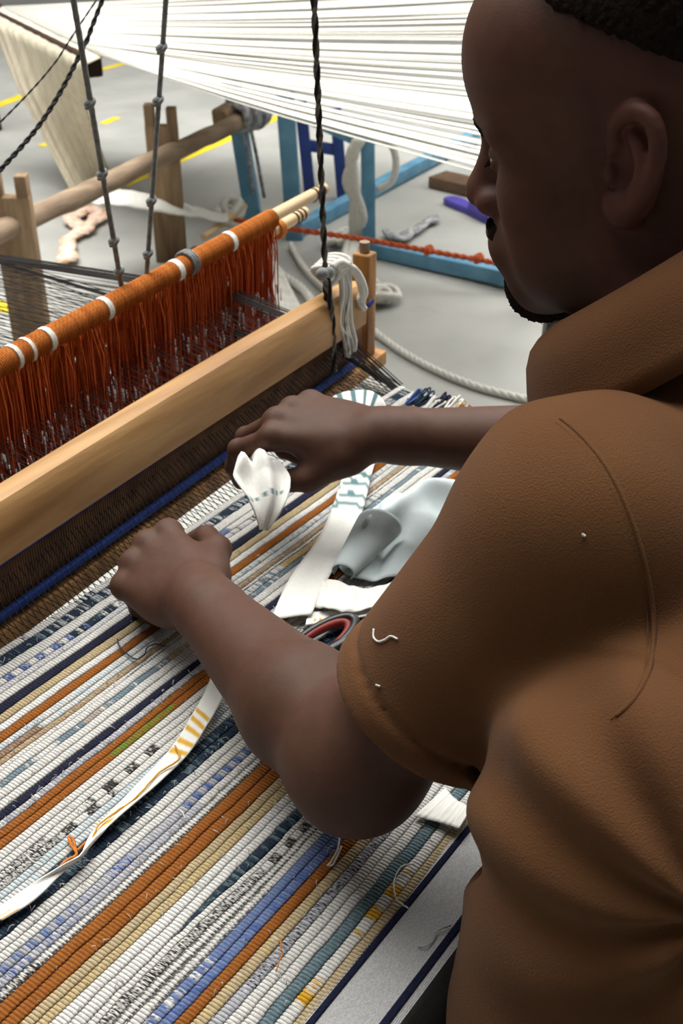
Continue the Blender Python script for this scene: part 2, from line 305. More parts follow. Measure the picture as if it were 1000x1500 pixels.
for i, (h, c, pats) in enumerate(ROWS):
    ext0 = X0-RNG.uniform(0, .006); n = len(xs)
    ph = (i % 2)*3
    rb = ribv[(np.arange(n)+ph) % 6]*(1-.10*RNG.random(n)); cell = ((np.arange(n)+ph)//6)
    yt, yb = edge[i], edge[i+1]; yc, hw = (yt+yb)/2, (yt-yb)/2*1.04
    hgt = (.0020 if c not in 'ND' else .0018)*np.clip(hw/.004, .25, 1.15)*(1+snoise(xs, 700+i, .18, 9))
    Xg = np.repeat(xs[:, None], 6, 1); Yg = yc[:, None]-vv[None]*hw[:, None]*(.93+.07*rb[:, None])
    # the bumps lean a little, as the weft does where it crosses the warp
    Xg = Xg+vv[None]*.0002
    Zg = ZR+hgt[:, None]*(.25+.75*prof[None])*(.35+.65*rb[:, None])
    zend = np.minimum(1, np.minimum(np.arange(n), n-1-np.arange(n))/6.0); Zg = ZR+(Zg-ZR)*zend[:, None]**.5
    xe = X1+RNG.uniform(-.006, .012)+(.012 if i in (6, 9) else 0)
    Xg[-10:] += (xe-X1)*np.linspace(0, 1, 10)[:, None]
    col = np.empty((n, 6, 3)); col[:] = C[c]; q = np.random.default_rng(900+i)
    col *= (1+snoise(xs, 40+i, .05, 7))[:, None, None]
    colr = q.random(cell.max()+2)
    for pt in pats:
        c2 = C[pt[1]]; x0, x1 = pt[2], pt[3]; jit = .006*q.random((n, 6)); inn = (Xg > x0+jit-.003) & (Xg < x1+jit-.003)
        if pt[0] == 'solid': msk = inn
        elif pt[0] == 'fleck':
            fld = snoise(xs, 500+i, 1, 14)[:, None]*.25+colr[cell][:, None]*.6+q.random((n, 6))*.3
            msk = inn & (fld < pt[4]*1.05)
        elif pt[0] == 'tweed': msk = inn & (q.random((n, 6)) < .48)
        elif pt[0] == 'block': msk = inn & (((cell//pt[4]) % 2 == 0)[:, None]) & (q.random((n, 6)) < .85)
        elif pt[0] == 'line': msk = inn & ((np.arange(6) == 4) | (np.arange(6) == 1))[None] & ((np.arange(n) % 6 < 3)[:, None] | (q.random((n, 1)) < .5))
        col[msk] = c2*(1+.1*(q.random(msk.sum())-.5))[:, None]
    gap = ((np.arange(n)+ph) % 6 == 0)                       # the dark warp yarn lies in the furrows between the bumps
    dark = np.array(srgb(54, 49, 46)); mixf = .92 if c in 'WwPLTYGSK' else .6
    col[gap] = col[gap]*(1-mixf)+dark*mixf
    col[:, [0, 5]] *= .97  # row edges slightly darker: shade of the valleys put into the colour
    bot = np.stack([xs, yc, np.full(n, ZR-.0022)], 1)
    G = np.concatenate([np.stack([Xg, Yg, Zg], 2), bot[:, None]], 1); cc = np.concatenate([col, col[:, :1]], 1)
    idx = np.arange(n*7).reshape(n, 7); nx = np.roll(idx, -1, 1)
    qd = np.stack([idx[:-1], idx[1:], nx[1:], nx[:-1]], -1).reshape(-1, 4)
    mb = MB().add(G, qd, cc.reshape(-1, 3)); mb.f += [tuple(range(6, -1, -1)), tuple(idx[-1])]
    mb.build('weft_row', 'rug', rug)
    # frayed ends along some rows
    dens = {1: 120, 10: 60, 18: 130, 19: 260, 24: 60, 29: 160, 30: 60, 33: 90, 36: 60, 38: 80, 48: 40, 49: 50, 2: 90, 12: 50, 45: 40}.get(i, 14)
    for _ in range(dens):
        k = q.integers(8, n-8); p = np.array([xs[k], yb[k]+q.uniform(-.001, .002), ZR+.0022]); l = q.uniform(.002, .0065)
        d = np.array([q.normal(0, .8), q.normal(-.2, .8), .5]); d = unit(d)*l
        pts = spline([p, p+d*.6+[0, 0, .0012], p+d+[q.normal(0, .0012), q.normal(0, .0012), -.0006]], 5)
        fuzz.tube(pts, q.uniform(.00018, .00034), 3, col=C['w'] if i in (19, 30, 2, 36, 49) or q.random() < .7 else C[c])
tag(fuzz.build('frayed_ends', 'rug', rug), kind='stuff')
# ragged loops of weft at the right selvage
for k, (px, py, cc) in enumerate([(626, 582, 'D'), (640, 592, 'W'), (652, 588, 'N'), (668, 592, 'w'), (682, 606, 'B'), (690, 612, 'B'), (676, 600, 'T'), (612, 580, 'b')]):
    p = pz(px, py, ZR+.004); b = p+V3(-.03, 0, 0); q = np.random.default_rng(k)
    mb = MB()
    for j in range(7):
        o = V3(0, q.normal(0, .004), q.uniform(0, .004))
        mb.tube(spline([b+o*.4, p+V3(q.uniform(-.006, .010), 0, q.uniform(0, .008))+o, p+V3(-.004, q.normal(0, .006), .002), b+V3(.012, q.normal(0, .005), .001)], 14), .0013, 5, col=C[cc])
    mb.build('weft_loop', 'rug', rug)
# flat woven header towards the weaver, over the breast beam
def hdr(y):                                               # arc length (from the rag rows) -> Y, Z over the breast beam
    s = YB-y; fl_ = .041; r = .030
    if s <= fl_: return y, ZR
    a = min((s-fl_)/r, 1.9); rest = s-fl_-a*r
    return YB-fl_-r*math.sin(a)+0, ZR-r*(1-math.cos(a))-max(rest, 0)*.95
hx = np.linspace(X0, X1, 60)
def band(name, s0, s1, lift, m, n=10):
    rows = []
    for s in np.linspace(s0, s1, n):
        y, z = hdr(YB-s); y2, z2 = hdr(YB-s-.0005); t = unit([0, y2-y, z2-z]); nn = V3(0, t[2], -t[1]); nn = nn if nn[2] > 0 or abs(nn[2]) < .3 else -nn
        if nn[1] > .3: nn = -nn
        rows.append([V3(x, y, z)+nn*(lift+.0004*math.sin(x*40)) for x in hx])
    return MB().grid(np.array(rows), .0016).build(name, m, rug)
band('header_cloth', -.001, .16, 0, 'header', 40)
band('header_stripe', .0022, .0068, .0009, 'navy', 4); band('header_stripe', .0405, .0455, .0009, 'navy', 5); band('dark_rollover', .0505, .16, .0009, 'trouser', 30)  # last band: plain black strip over the rolled front edge

# loom timbers under and in front of the rug
t = thing('breast_beam', 'dark round cloth beam under the front edge of the rug', 'beam', (.6, .235, .77))
MB().tube([(-.1, .2302, ZR-.0315), (1.32, .2302, ZR-.0315)], .0285, 20).build('roller', 'darkwood', t, sharp=40)
for x in (-.06, 1.27): MB().bar((x, .235, 0), (x, .235, ZR-.03), .05, .06, (1, 0, 0)).build('post', 'darkwood', t, smooth=False)
t2 = thing('loom_crossbar', 'light blue crossbar glimpsed below the warp between the hands', 'bar', (.6, .735, .72))
MB().tube([(-.1, .735, .745), (.72, .745, .745)], .018, 14).build('bar_tube', 'blue', t2, sharp=40)
MB().bar((-.06, .735, 0), (-.06, .735, .742), .035, .035, (1, 0, 0)).build('leg', 'blue', t2, smooth=False)
MB().bar((.66, .744, 0), (.66, .744, .742), .035, .035, (1, 0, 0)).build('leg', 'blue', t2, smooth=False)

# ---------------------------------------------------------------- beater with its reed
yb_ = lambda x: .770+.0903*(x-.497)                       # the beater hangs slightly askew
bax = unit([1, .0903, 0]); bay = np.cross([0, 0, 1], bax)
beat = thing('loom_beater', 'pale wooden loom beater with brown cane reed below its top bar', 'beater', (.65, yb_(.65), .80))
def bpt(x, z, dy=0): return V3(x, yb_(x), z)+bay*dy
zt0, zt1 = .905, .962
xa, xb = .02, 1.172
# top bar with rounded upper edges, slightly rising and thickening
prof_ = [(-.020, 0), (-.021, .03), (-.019, .048), (-.012, .057), (0, .060), (.012, .057), (.018, .048), (.019, .03), (.018, 0)]
n = 50; G = []
for i, x in enumerate(np.linspace(xa, xb, n)):
    e = 1-.06*(i in (0, n-1)); hh = 1-.04*math.sin(x*5)
    G.append([bpt(x, zt0+(.020 if 0 else 0)+z*hh*e+.004*math.sin(x*3.2), dy*e) for dy, z in prof_])
G = np.array(G); idx = np.arange(n*9).reshape(n, 9); nx = np.roll(idx, -1, 1)
mb = MB().add(G, np.stack([idx[:-1], nx[:-1], nx[1:], idx[1:]], -1).reshape(-1, 4)); mb.f += [tuple(idx[0]), tuple(idx[-1][::-1])]
mb.build('top_bar', 'wood', beat, sharp=35)
MB().bar(bpt(xa, .822, .004), bpt(1.245, .822, .004), .034, .022).build('lower_bar', 'woodend', beat, smooth=False)
for x in (.03, 1.216):
    MB().bar(bpt(x, .815, .010), bpt(x, .985, .010), .026, .024, tuple(bax)).build('end_post', 'woodend', beat, smooth=False)
MB().tube([bpt(1.216, .98, .010), bpt(1.216, 1.0, .010)], .0075, 10).build('peg', 'polewood', beat, sharp=40)
mb = MB(); k = 0
for x in np.arange(xa+.035, 1.185, .0033):
    mb.bar(bpt(x, .828, .0), bpt(x+.0004, .906, .0), .0023, .008, tuple(bay), bev=0)
tag(mb.build('reed_dents', 'reed', beat, smooth=False), kind='stuff')
MB().bar(bpt(xa+.03, .9035, -.012), bpt(1.18, .9035, -.012), .004, .005).build('blue_cord', 'bluetape', beat)
MB().bar(bpt(xa+.03, .846, -.009), bpt(1.165, .846, -.009), .007, .010).build('blue_tape_band', 'bluetape', beat)
MB().bar(bpt(1.166, .930, -.024), bpt(1.185, .932, -.022), .003, .006).build('blue_tie', 'bluetape', beat)

# ---------------------------------------------------------------- warp yarns: upper and lower shed, then on to the back of the loom
mb = MB(); q = np.random.default_rng(3)
xw = np.linspace(X0+.004, X1-.002, 300)
for k, x in enumerate(xw):
    yf = .7285+.008*np.clip((x-.75)/.35, 0, 1); x2 = x*1.02-.012; yh = .905+.152*(x-.33)+.012; upper = k % 2 == 0
    r = .00058; xx = x+q.normal(0, .0006)
    zr = .883+q.normal(0, .0015) if upper else .8375+q.normal(0, .001)
    zh = .905+q.normal(0, .002) if upper else .834+q.normal(0, .002)
    pts = [(xx, yf-.002, ZR+.0012), (xx*1.005, yb_(x), zr), (x2+q.normal(0, .0015), yh, zh), (x2+q.normal(0, .002), 1.62, .842+q.normal(0, .003)), (x2+q.normal(0, .002), 2.30, .800)]
    mb.tube(pts, r, 4, cap=False)
for k in range(26):                                      # the doubled yarns at the right selvage
    x = X1-.006+q.normal(0, .006); up_ = k % 2
    mb.tube([(x, .735, ZR+.001), (x+.004, yb_(x), .888 if up_ else .866), (x, 1.02, .91 if up_ else .85), (x+q.normal(0, .003), 1.62, .845), (x, 2.30, .80)], .0009, 4, cap=False)
tag(mb.build('warp_yarns', 'warp'), 'dark warp yarns stretched from the rug through reed and orange heddles', 'yarn', kind='stuff')
t = thing('warp_beam', 'wooden beam that carries the dark warp at the back of the loom', 'beam', (.6, 2.3, 0))
MB().tube([(-.15, 2.3, .775), (1.3, 2.3, .775)], .0245, 16).build('roller', 'polewood', t, sharp=40)
for x in (-.1, 1.25): MB().bar((x, 2.3, 0), (x, 2.3, .76), .05, .06, (1, 0, 0)).build('post', 'greywood', t, smooth=False)

# ---------------------------------------------------------------- two heddle shafts hung with orange strings
hy = lambda x: .958+.152*(x-.68); hax = unit([1, .152, 0]); hay = np.cross([0, 0, 1], hax)
def hpt(x, z, dy=0): return V3(x, hy(x), z)+hay*dy
def heddle(zr, dy, xend, xw_, label, seed, dens):
    t = thing('heddle_shaft', label, 'heddle', hpt(.7, .70, dy), 'heddle shafts')
    MB().tube(spline([hpt(-.02, zr, dy), hpt(.6, zr+.003, dy), hpt(xend, zr, dy)], 20), np.linspace(.0098, .0095, 20), 12).build('rod', 'bamboo', t, sharp=40)
    # cord wound round the rod, turn by turn
    xs_ = np.linspace(.02, xw_, 5200); th = xs_/.0030*2*math.pi
    P = np.array([hpt(x, zr+.002*math.sin(x*4), dy) for x in xs_]); 
    Q = P+(np.cos(th)[:, None]*V3(0, 0, 1)+np.sin(th)[:, None]*hay)*.0133
    q = np.random.default_rng(seed)
    MB().tube(P[::65], .0132, 14).build('winding', 'orange', t)
    MB().tube(Q, .0014, 3, cap=False).build('winding_cord', 'orange', t)
    for k, x in enumerate((.70, .722, .755, .86, 1.01, 1.14) if seed == 1 else (xw_+.05,)):
        w = (.006, .005, .008, .009, .011, .010)[k] if seed == 1 else .012
        MB().tube([hpt(x-w/2, zr+.002*math.sin(x*4), dy), hpt(x+w/2, zr+.002*math.sin(x*4), dy)], .0152, 14).build('white_band' if seed == 1 else 'orange_band', 'yarn' if seed == 1 else 'orange', t, sharp=40)
    for k in range(3):
        x = xend-.012-k*.012; MB().tube([hpt(x-.002, zr, dy), hpt(x+.002, zr, dy)], .0104, 12).build('ring_wrap', 'darkwood', t, sharp=40)
    mb = MB(); cO, cR, cW = np.array(srgb(204, 98, 36)), np.array(srgb(156, 54, 24)), np.array(srgb(206, 196, 196))
    for k in range(dens):
        x = q.uniform(.03, xw_-.004); d = q.normal(0, .008); zb = .71; ze = .865+q.normal(0, .018)
        cc = cR*(1.1-q.random()*.35)+cO*q.random()*.5
        pts = [hpt(x, zr-.004, dy+math.copysign(.010, d)), hpt(x+q.normal(0, .002), zr-.045, dy+d), hpt(x+q.normal(0, .003), ze, dy+d*.7), hpt(x+q.normal(0, .004), .78, dy+d), hpt(x+q.normal(0, .004), zb, dy+d)]
        c5 = np.array([cO, cO*.7+cc*.3, cc, cc, cc]).repeat(3, 0)
        mb.tube(pts, q.uniform(.0006, .0013), 3, cap=False, col=c5)
        if q.random() < .60:                               # pale eye loops of the heddles
            z0 = q.uniform(.80, .90); mb.tube([hpt(x, z0, dy+d-.008), hpt(x+q.normal(0, .002), z0-q.uniform(.01, .022), dy+d-.008)], .0010, 3, col=cW)
    tag(mb.build('heddle_strings', 'heddle', t), kind='stuff')
    MB().tube([hpt(.0, .705, dy), hpt(xw_+.04, .705, dy)], .008, 10).build('lower_rod', 'bamboo', t, sharp=40)
    return t
heddle(.985, 0, 1.425, 1.262, 'front heddle rod wound in orange cord with white bands and orange strings', 1, 1500)
heddle(.950, .022, 1.40, 1.262, 'second heddle rod with orange wrapped tip just behind the front rod', 2, 1300)

# ---------------------------------------------------------------- hanging ropes and the frame that carries them
def up_to(p, px, py, Y, z=2.44):
    u = pY(px, py, Y); d = (u-p)/(u[2]-p[2]); return p+d*(z-p[2])
def knots(o, pts, r, m, parent_label=None):
    for p in pts:
        mb = MB(); a = unit([.3, .6, .1])
        mb.ball(p, (r*1.5, r*1.4, r*1.3), k=10); mb.tube(spline([p+V3(-r*1.2, 0, -r), p+V3(0, r*1.4, 0), p+V3(r*1.3, 0, r), p+V3(0, -r*1.4, .3*r), p+V3(-r*1.2, 0, -r)], 20), r*.6, 5)
        mb.build('knot', m, o)
p1 = hpt(.985, .998, 0); p1 = pY(180, 432, hy(.985)); T1 = up_to(p1, 105, 0, p1[1]-.02)
o = rope('hanging_cord', [p1, p1*.6+T1*.4+V3(.003, 0, 0), T1], .0034, ['greycord'], 'grey knotted cord at left holding up the heddle rod', 'cord', 1, 200, .04, 'heddle cords')
def on_line(a, b, y_px):                                 # point of the segment that shows at image height y_px
    lo, hi = 0., 1.
    def py(p):
        r = p-V3(0, 0, H); f = ca*r[0]+sa*r[1]; dd = f*cp-r[2]*sp; return 750-F*(r[2]*cp+f*sp)/dd
    for _ in range(40):
        m = (lo+hi)/2
        if py(a+(b-a)*m) > y_px: lo = m
        else: hi = m
    return a+(b-a)*lo
knots(o, [on_line(p1, T1, y) for y in (152, 256, 354, 398)], .0042, 'greycord')
p2 = pY(213, 424, hy(1.03)-.004); T2 = up_to(p2, 241, 0, p2[1]-.03)
o = rope('hanging_cord', [p2, T2*.3+p2*.7+V3(.002, 0, 0), T2], .0032, ['greycord'], 'grey knotted cord second from left tied round the heddle rod', 'cord', 1, 200, .04, 'heddle cords')
knots(o, [on_line(p2, T2, y) for y in (71, 148, 295, 372)], .0042, 'greycord')
mb = MB()
for k in range(3):
    x = 1.035+k*.005; th = np.linspace(0, 6.28, 20); c0 = hpt(x, .985, 0)
    mb.tube(c0+(np.cos(th)[:, None]*V3(0, 0, 1)+np.sin(th)[:, None]*hay)*.0155, .0026, 6)
mb.build('tie', 'greycord', o)
p3 = bpt(1.148, .972, -.01); p3 = pY(476, 396, p3[1]); T3 = up_to(p3, 460, 0, p3[1]-.02)
o = rope('beater_rope', [pY(489, 545, p3[1]-.012), pY(488, 500, p3[1]-.014), pY(485, 450, p3[1]-.016), pY(479, 408, p3[1]-.014), p3, p3*.6+T3*.4, T3], .0043, ['blackcord', 'palecord'], 'black and grey twisted rope holding the right end of the beater', 'rope', 2, 420, .05)
# black cords crossing at the upper left
a0 = pY(-40, 292, 1.20); a1 = pY(60, 180, 1.22); a2 = pY(122, 70, 1.24); a3 = pY(150, 0, 1.25); a3 = a3+(a3-a2)*6
rope('black_cord', [a0+(a0-a1)*.5, a0, a1, a2, pY(150, 0, 1.25), a3], .0034, ['blackcord'], 'thick black cord curving across the upper left corner', 'cord', 2, 260, .03)
a0 = pY(-30, 210, 1.30); a1 = pY(70, 105, 1.30); a2 = pY(140, 2, 1.30)
rope('black_cord', [a0+(a0-a1)*.8, a0, a1, a2, a2+(a2-a1)*5], .0014, ['blackcord'], 'thin black cord crossing behind the thick one at upper left', 'cord', 2, 200, .03)
t = thing('metal_frame', 'dark metal frame of the loom with posts behind the weaver', 'frame', (.9, 1.0, 0))
for x, y in ((-.65, .95), (2.42, 1.0)): MB().bar((x, y, 0), (x, y, 2.44), .05, .05, (1, 0, 0)).build('post', 'darkmetal', t, smooth=False)
MB().bar((-.72, .95, 2.46), (2.5, 1.0, 2.46), .12, .05).build('crossbeam', 'darkwood', t, smooth=False)
MB().bar((-.1, 1.12, 2.46), (2.0, 1.12, 2.46), .05, .05).build('cord_rail', 'darkwood', t, smooth=False)
MB().bar((1.0, .9, 2.47), (1.0, 1.4, 2.47), .04, .03).build('tie_rail', 'darkwood', t, smooth=False)

# white cotton cord wound round the right end of the beater
t = thing('cotton_cord', 'white cotton cord knotted round the right end of the beater', 'cord', bpt(1.19, .86, -.03))
c0 = pY(492, 396, yb_(1.17)-.014); mb = MB(); q = np.random.default_rng(5)
for k in range(5):
    th = np.linspace(0, 6.6, 26); mb.tube(c0+np.stack([.007*k-.016+.004*np.sin(th*2), -.018*np.cos(th)+.006, .0095*np.sin(th)-.002+.002*k], 1), .0042, 7)
mb.build('winding', 'yarn', t)
MB().ball(pY(472, 401, c0[1]-.035), (.0085, .008, .0075)).ball(pY(482, 399, c0[1]-.03), .007).build('dark_knot', 'greycord', t)
pts_ = [(488, 392), (502, 384), (520, 398), (528, 425), (524, 440), (530, 446)]
mb = MB()
for k in range(3): mb.tube(spline([pY(x+q.normal(0, 2)+k*3, y+k*3, yb_(1.17)-.026) for x, y in pts_], 30), .0046, 7)
for k in range(5):
    pts_ = [(498+k*3, 392), (502+k*3, 430), (497+k*3.4, 470), (505+k*3.2, 500), (508+k*3, 522)]
    mb.tube(spline([pY(x+q.normal(0, 2), y, yb_(1.17)-.024) for x, y in pts_], 30), .0038, 6)
mb.build('hanging_strand', 'yarn', t)

# ================================================================ BEHIND THE LOOM
# forked posts, plank and the round tension pole
def forked(foot, top, w, label):
    a = pz(*foot, 0.0); b0 = pz(*top, .585); tt = thing('forked_post', label, 'post', a, 'forked wooden posts')
    b = V3(a[0]+(b0[0]-a[0])*.35, a[1]+(b0[1]-a[1])*.35, .52); up_ = tuple(right)
    MB().bar(a, b, .045, w, up_).build('upright', 'greywood', tt, smooth=False)
    for s in (-1, 1):
        sh = np.array(right)*s*w*.34
        MB().bar(b+sh+V3(0, 0, -.004), b+sh+V3(0, 0, .075-(s > 0)*.012), .045, w*.3, up_).build('fork_prong', 'greywood', tt, smooth=False)
    return a
fa = forked((252, 382), (236, 158), .118, 'forked grey wooden post behind the orange heddles')
fb = forked((52, 520), (12, 255), .118, 'forked grey wooden post at left edge behind the dark warp')
t = thing('base_plank', 'flat wooden plank on the floor under the forked posts', 'plank', (fa+fb)/2)
d = unit(fb-fa); nrm = np.array([-d[1], d[0], 0]); nrm = nrm if nrm@np.array(fwd) < 0 else -nrm
MB().bar(fa-d*.12+nrm*.085+V3(0, 0, .014), fb+d*.3+nrm*.085+V3(0, 0, .014), .10, .026).build('board', 'brownbox', t, smooth=False)
pa = V3(2.03, 2.74, .43); pb = V3(3.66, 3.10, .43); pd = pb-pa
t = thing('round_pole', 'long round grey wooden pole resting across the forked posts', 'pole', (pa+pb)/2-V3(0, 0, .03))
q = np.random.default_rng(8); u = np.linspace(-.55, 1.0, 40)
P = pa+u[:, None]*pd+np.stack([snoise(u, 1, .006, 2), snoise(u, 2, .006, 2), snoise(u, 3, .006, 2)], 1)
MB().tube(P, .034+snoise(u, 4, .003, 3), 14).build('pole_shaft', 'polewood', t, sharp=40)
mb = MB(); e = pa+pd*.955
mb.bar(e+V3(-.16, .02, .02), e+V3(.10, .05, .05), .07, .07, bev=.015).build('lashed_block', 'greywood', t)
mb = MB(); q = np.random.default_rng(9)
for k in range(11):
    th = np.linspace(0, 6.6, 22); cc0 = e+V3(-.09+k*.016, -.015, .015); a1 = unit([q.normal(0, .2), 1, q.normal(0, .2)]); a2 = unit(np.cross(unit(pd), a1))
    mb.tube(cc0+(np.cos(th)[:, None]*a1+np.sin(th)[:, None]*a2)*(.052+q.normal(0, .003)), .011, 6)
for k in range(2):
    s0 = e+V3(-.06+k*.05, -.02, -.04); mb.tube(spline([s0, s0+V3(.02, -.01, -.12), s0+V3(.05+k*.02, 0, -.30)], 12), .008, 6)
mb.build('rope_lashing', 'scrap', t)

# light blue frame of the neighbouring loom, with its dark blue ladder
t = thing('blue_loom_frame', 'light blue painted timber frame standing on the floor behind the white warp', 'frame', (3.54, 2.6, 0))
A_ = pz(540, 374, 0); B_ = pz(432, 348, 0); C_ = pz(372, 322, 0)
def post(p, top, w, name='post', m='blue', h=None):
    b = top; MB().bar(p, b, w, w*.8, tuple(right)).build(name, m, t, smooth=False)
def over(p, px, py):                                    # a point above foot p, at the same distance, seen at px, py
    r = ray(px, py); dist = (np.array(fwd)[:2]@p[:2])/(np.array(fwd)[:2]@r[:2]); q = r*dist; q[2] += H; return q
At, Bt, Ct = over(A_, 538, 178), over(B_, 417, 138), over(C_, 338, 112)
post(A_, At, .066); post(B_, Bt, .085); post(C_, Ct, .085)
MB().bar(over(B_, 425, 158), over(A_, 532, 206), .05, .045).build('top_rail', 'blue', t, smooth=False)
g = pz(640, 230, .03); MB().bar(B_+V3(0, 0, .03), g+(g-B_)*.35, .055, .055).build('floor_rail', 'blue', t, smooth=False)
g = pz(748, 412, .03); MB().bar(A_+V3(0, -.02, .03), g+(g-A_)*.8+V3(0, 0, -.0), .05, .055).build('floor_rail', 'blue', t, smooth=False)
l1, l2 = pz(455, 294, 0), pz(502, 292, 0)
tl = thing('blue_ladder', 'dark blue painted ladder frame standing behind the light blue posts', 'ladder', (l1+l2)/2)
for p, tp in ((l1, (440, 150)), (l2, (491, 160))): MB().bar(p, over(p, *tp), .055, .05, tuple(right)).build('upright', 'dkblue', tl, smooth=False)
for y1, y2 in ((212, 220), (166, 190)): MB().bar(over(l1, 446, y1), over(l2, 495, y2), .04, .045).build('rung', 'dkblue', tl, smooth=False)

# white warp of the neighbouring loom, fanned out from a dark beam
bm0, bm1 = pz(3, 12, .70), pz(152, 84, .70)
t = thing('warping_beam', 'dark wooden beam at upper left under the white warp', 'beam', (bm0+bm1)/2*V3(1, 1, 0))
bd = unit(bm1-bm0); MB().bar(bm0-bd*1.1+V3(0, 0, -.055), bm1-bd*.17+V3(0, 0, -.055), .10, .10, bev=.012).build('timber', 'darkwood', t, smooth=False)
bn = np.array([-bd[1], bd[0], 0]); bn = bn if bn@np.array(fwd) > 0 else -bn
for k in (-.45, -.7):
    c0 = bm0+(bm1-bm0)*k; MB().bar(c0*V3(1, 1, 0)+bn*.02, c0+bn*.0+V3(0, 0, -.09), .06, .06, (1, 0, 0)).build('leg', 'darkwood', t, smooth=False)
wn, wf = pz(835, 286, .90), pz(835, -42, .90)
t = thing('white_warp', 'wide fan of white cotton warp yarns stretched above the blue frame', 'yarn', (bm1+wn)/2)
q = np.random.default_rng(12); NW = 112
for k in range(NW):
    f = k/(NW-1); f = f**1.15
    fa_, fb_ = np.clip(f+q.normal(0, .004), 0, 1), np.clip(f+q.normal(0, .004), 0, 1)
    if 1-f < .25 and k % 7 == 3: continue
    a = bm1+(bm0-bm1)*fa_; b = wn+(wf-wn)*fb_**1.0
    zo = q.normal(0, .006); P = [a+V3(0, 0, .006), a*.5+b*.5+V3(0, 0, zo-.012), b+V3(0, 0, zo)]
    MB().tube(spline(P, 8), q.uniform(.006, .0125)*(1+.6*f), 6, rz=.22).build('warp_yarn', 'yarn', t)
# the loose end of the same warp falls from the beam to the floor
G = []; f0, f1 = pz(112, 292, .01), pz(166, 276, .01)
for i, v in enumerate(np.linspace(0, 1, 22)):
    row = []
    for j, u in enumerate(np.linspace(0, 1, 90)):
        top = bm0+(bm1-bm0)*(.0+1.0*u); bot = f0+(f1-f0)*u
        s = v**.85; p = top*(1-s)+bot*s; p[2] = .70-.69*v
        amp = .006+.014*v; p = p-bn*(.084*min(1, (1-v)*1.6)**1.0+.004)+bn*amp*(.35+.65*min(1, v*4))*(math.sin(u*70+.7*math.sin(u*23))+.6*math.sin(u*31+1)); row.append(p)
    G.append(row)
top_row = np.array([bm0+(bm1-bm0)*(.0+1.0*u)+V3(0, 0, .004) for u in np.linspace(0, 1, 90)])
MB().grid(np.array([top_row+bn*.05, top_row]+G[1:]), .004).build('falling_end', 'creamfall', t)
tb = thing('cloth_beam', 'dark metal cloth beam of the neighbouring loom behind the face', 'beam', wn*V3(1, 1, 0))
MB().bar(wn-unit(wf-wn)*.15-V3(0, 0, .035), wf+unit(wf-wn)*.1-V3(0, 0, .035), .05, .05).build('beam_tube', 'darkmetal', tb, smooth=False)
for k in (0.0, .5, .97): c0 = wn+(wf-wn)*k; MB().bar(c0*V3(1, 1, 0), c0-V3(0, 0, .05), .042, .045, tuple(right)).build('post', 'darkmetal', tb, smooth=False)

# knot of white cloth with a stick through it, on the orange cord
kc = pz(334, 316, .12)
t = thing('knotted_cloth', 'white cloth strip with a knot round a short stick', 'cloth', kc*V3(1, 1, 0))
def ribbon(pairs, z, n=40, m=7, thick=.0012, lift=None, name='strip', mt='cotton', parent=None, colf=None, wav=0.0, seed=0, zs=None):
    """a cloth strip: pairs of sighted edge points (left, right) at the heights zs"""
    A = []; B = []
    for k, (a, b) in enumerate(pairs):
        za = zs[k] if zs is not None else z
        za = za if isinstance(za, tuple) else (za, za)
        A.append(pz(*a, za[0])); B.append(pz(*b, za[1]))
    A = spline(A, n); B = spline(B, n); G = np.zeros((n, m, 3))
    for j in range(m):
        w = j/(m-1); G[:, j] = A*(1-w)+B*w
    if wav: G[:, :, 2] += wav*np.abs(snoise(np.linspace(0, 1, n), seed, 1, 2)[:, None]+snoise(np.linspace(0, 1, m), seed+1, .5, 1)[None])
    col = None
    if colf: col = np.array([[colf(i/(n-1), j/(m-1)) for j in range(m)] for i in range(n)])
    mb = MB().grid(G, thick, col); return mb.build(name, mt, parent)
ribbon([((135, 284), (128, 300)), ((180, 279), (170, 302)), ((240, 291), (238, 312)), ((300, 308), (298, 322)), ((338, 314), (334, 328))], 0, zs=[.30, .30, .24, .17, .13], thick=.004, mt='yarn', parent=t, wav=.01)
mb = MB()
for k in range(4):
    th = np.linspace(0, 6.28, 24); mb.tube(kc+np.stack([.045*np.cos(th)+.01*k, .03*np.sin(th)*(-1)**k, .028*np.sin(th+k)+.008*k], 1), .017, 7)
mb.build('knot', 'yarn', t)
MB().tube([pz(298, 348, .11), pz(358, 302, .14)], .014, 10).build('stick', 'bamboo', t, sharp=40)
# rust cord from the knot past the blue posts
pts = [pz(345, 322, .13), pz(432, 336, .22), pz(540, 352, .16), pz(625, 367, .14), pz(740, 388, .10), pz(900, 420, .06)]
o = rope('rust_cord', pts, .011, ['redcord'], 'rust coloured cord stretched low in front of the blue frame', 'cord', 2, 200, .06)
knots(o, [pz(627, 367, .14), pz(700, 379, .12)], .012, 'redcord')
# white ropes on the floor
rope('white_rope', [pz(384, 362, .03), pz(410, 400, .02), pz(450, 432, .02), pz(520, 545, .018), pz(600, 580, .016), pz(700, 606, .016), pz(800, 630, .016)], .017, ['yarn'], 'thick white rope lying on the floor beside the right edge of the rug', 'rope', 3, 260, .10, 'white floor ropes')
rope('white_rope', [pz(425, 358, .02), pz(452, 400, .02), pz(520, 462, .016), pz(590, 516, .013), pz(670, 556, .013), pz(745, 579, .013), pz(850, 600, .013)], .0125, ['yarn'], 'thinner white rope curving across the floor behind the beater', 'rope', 3, 260, .08, 'white floor ropes')
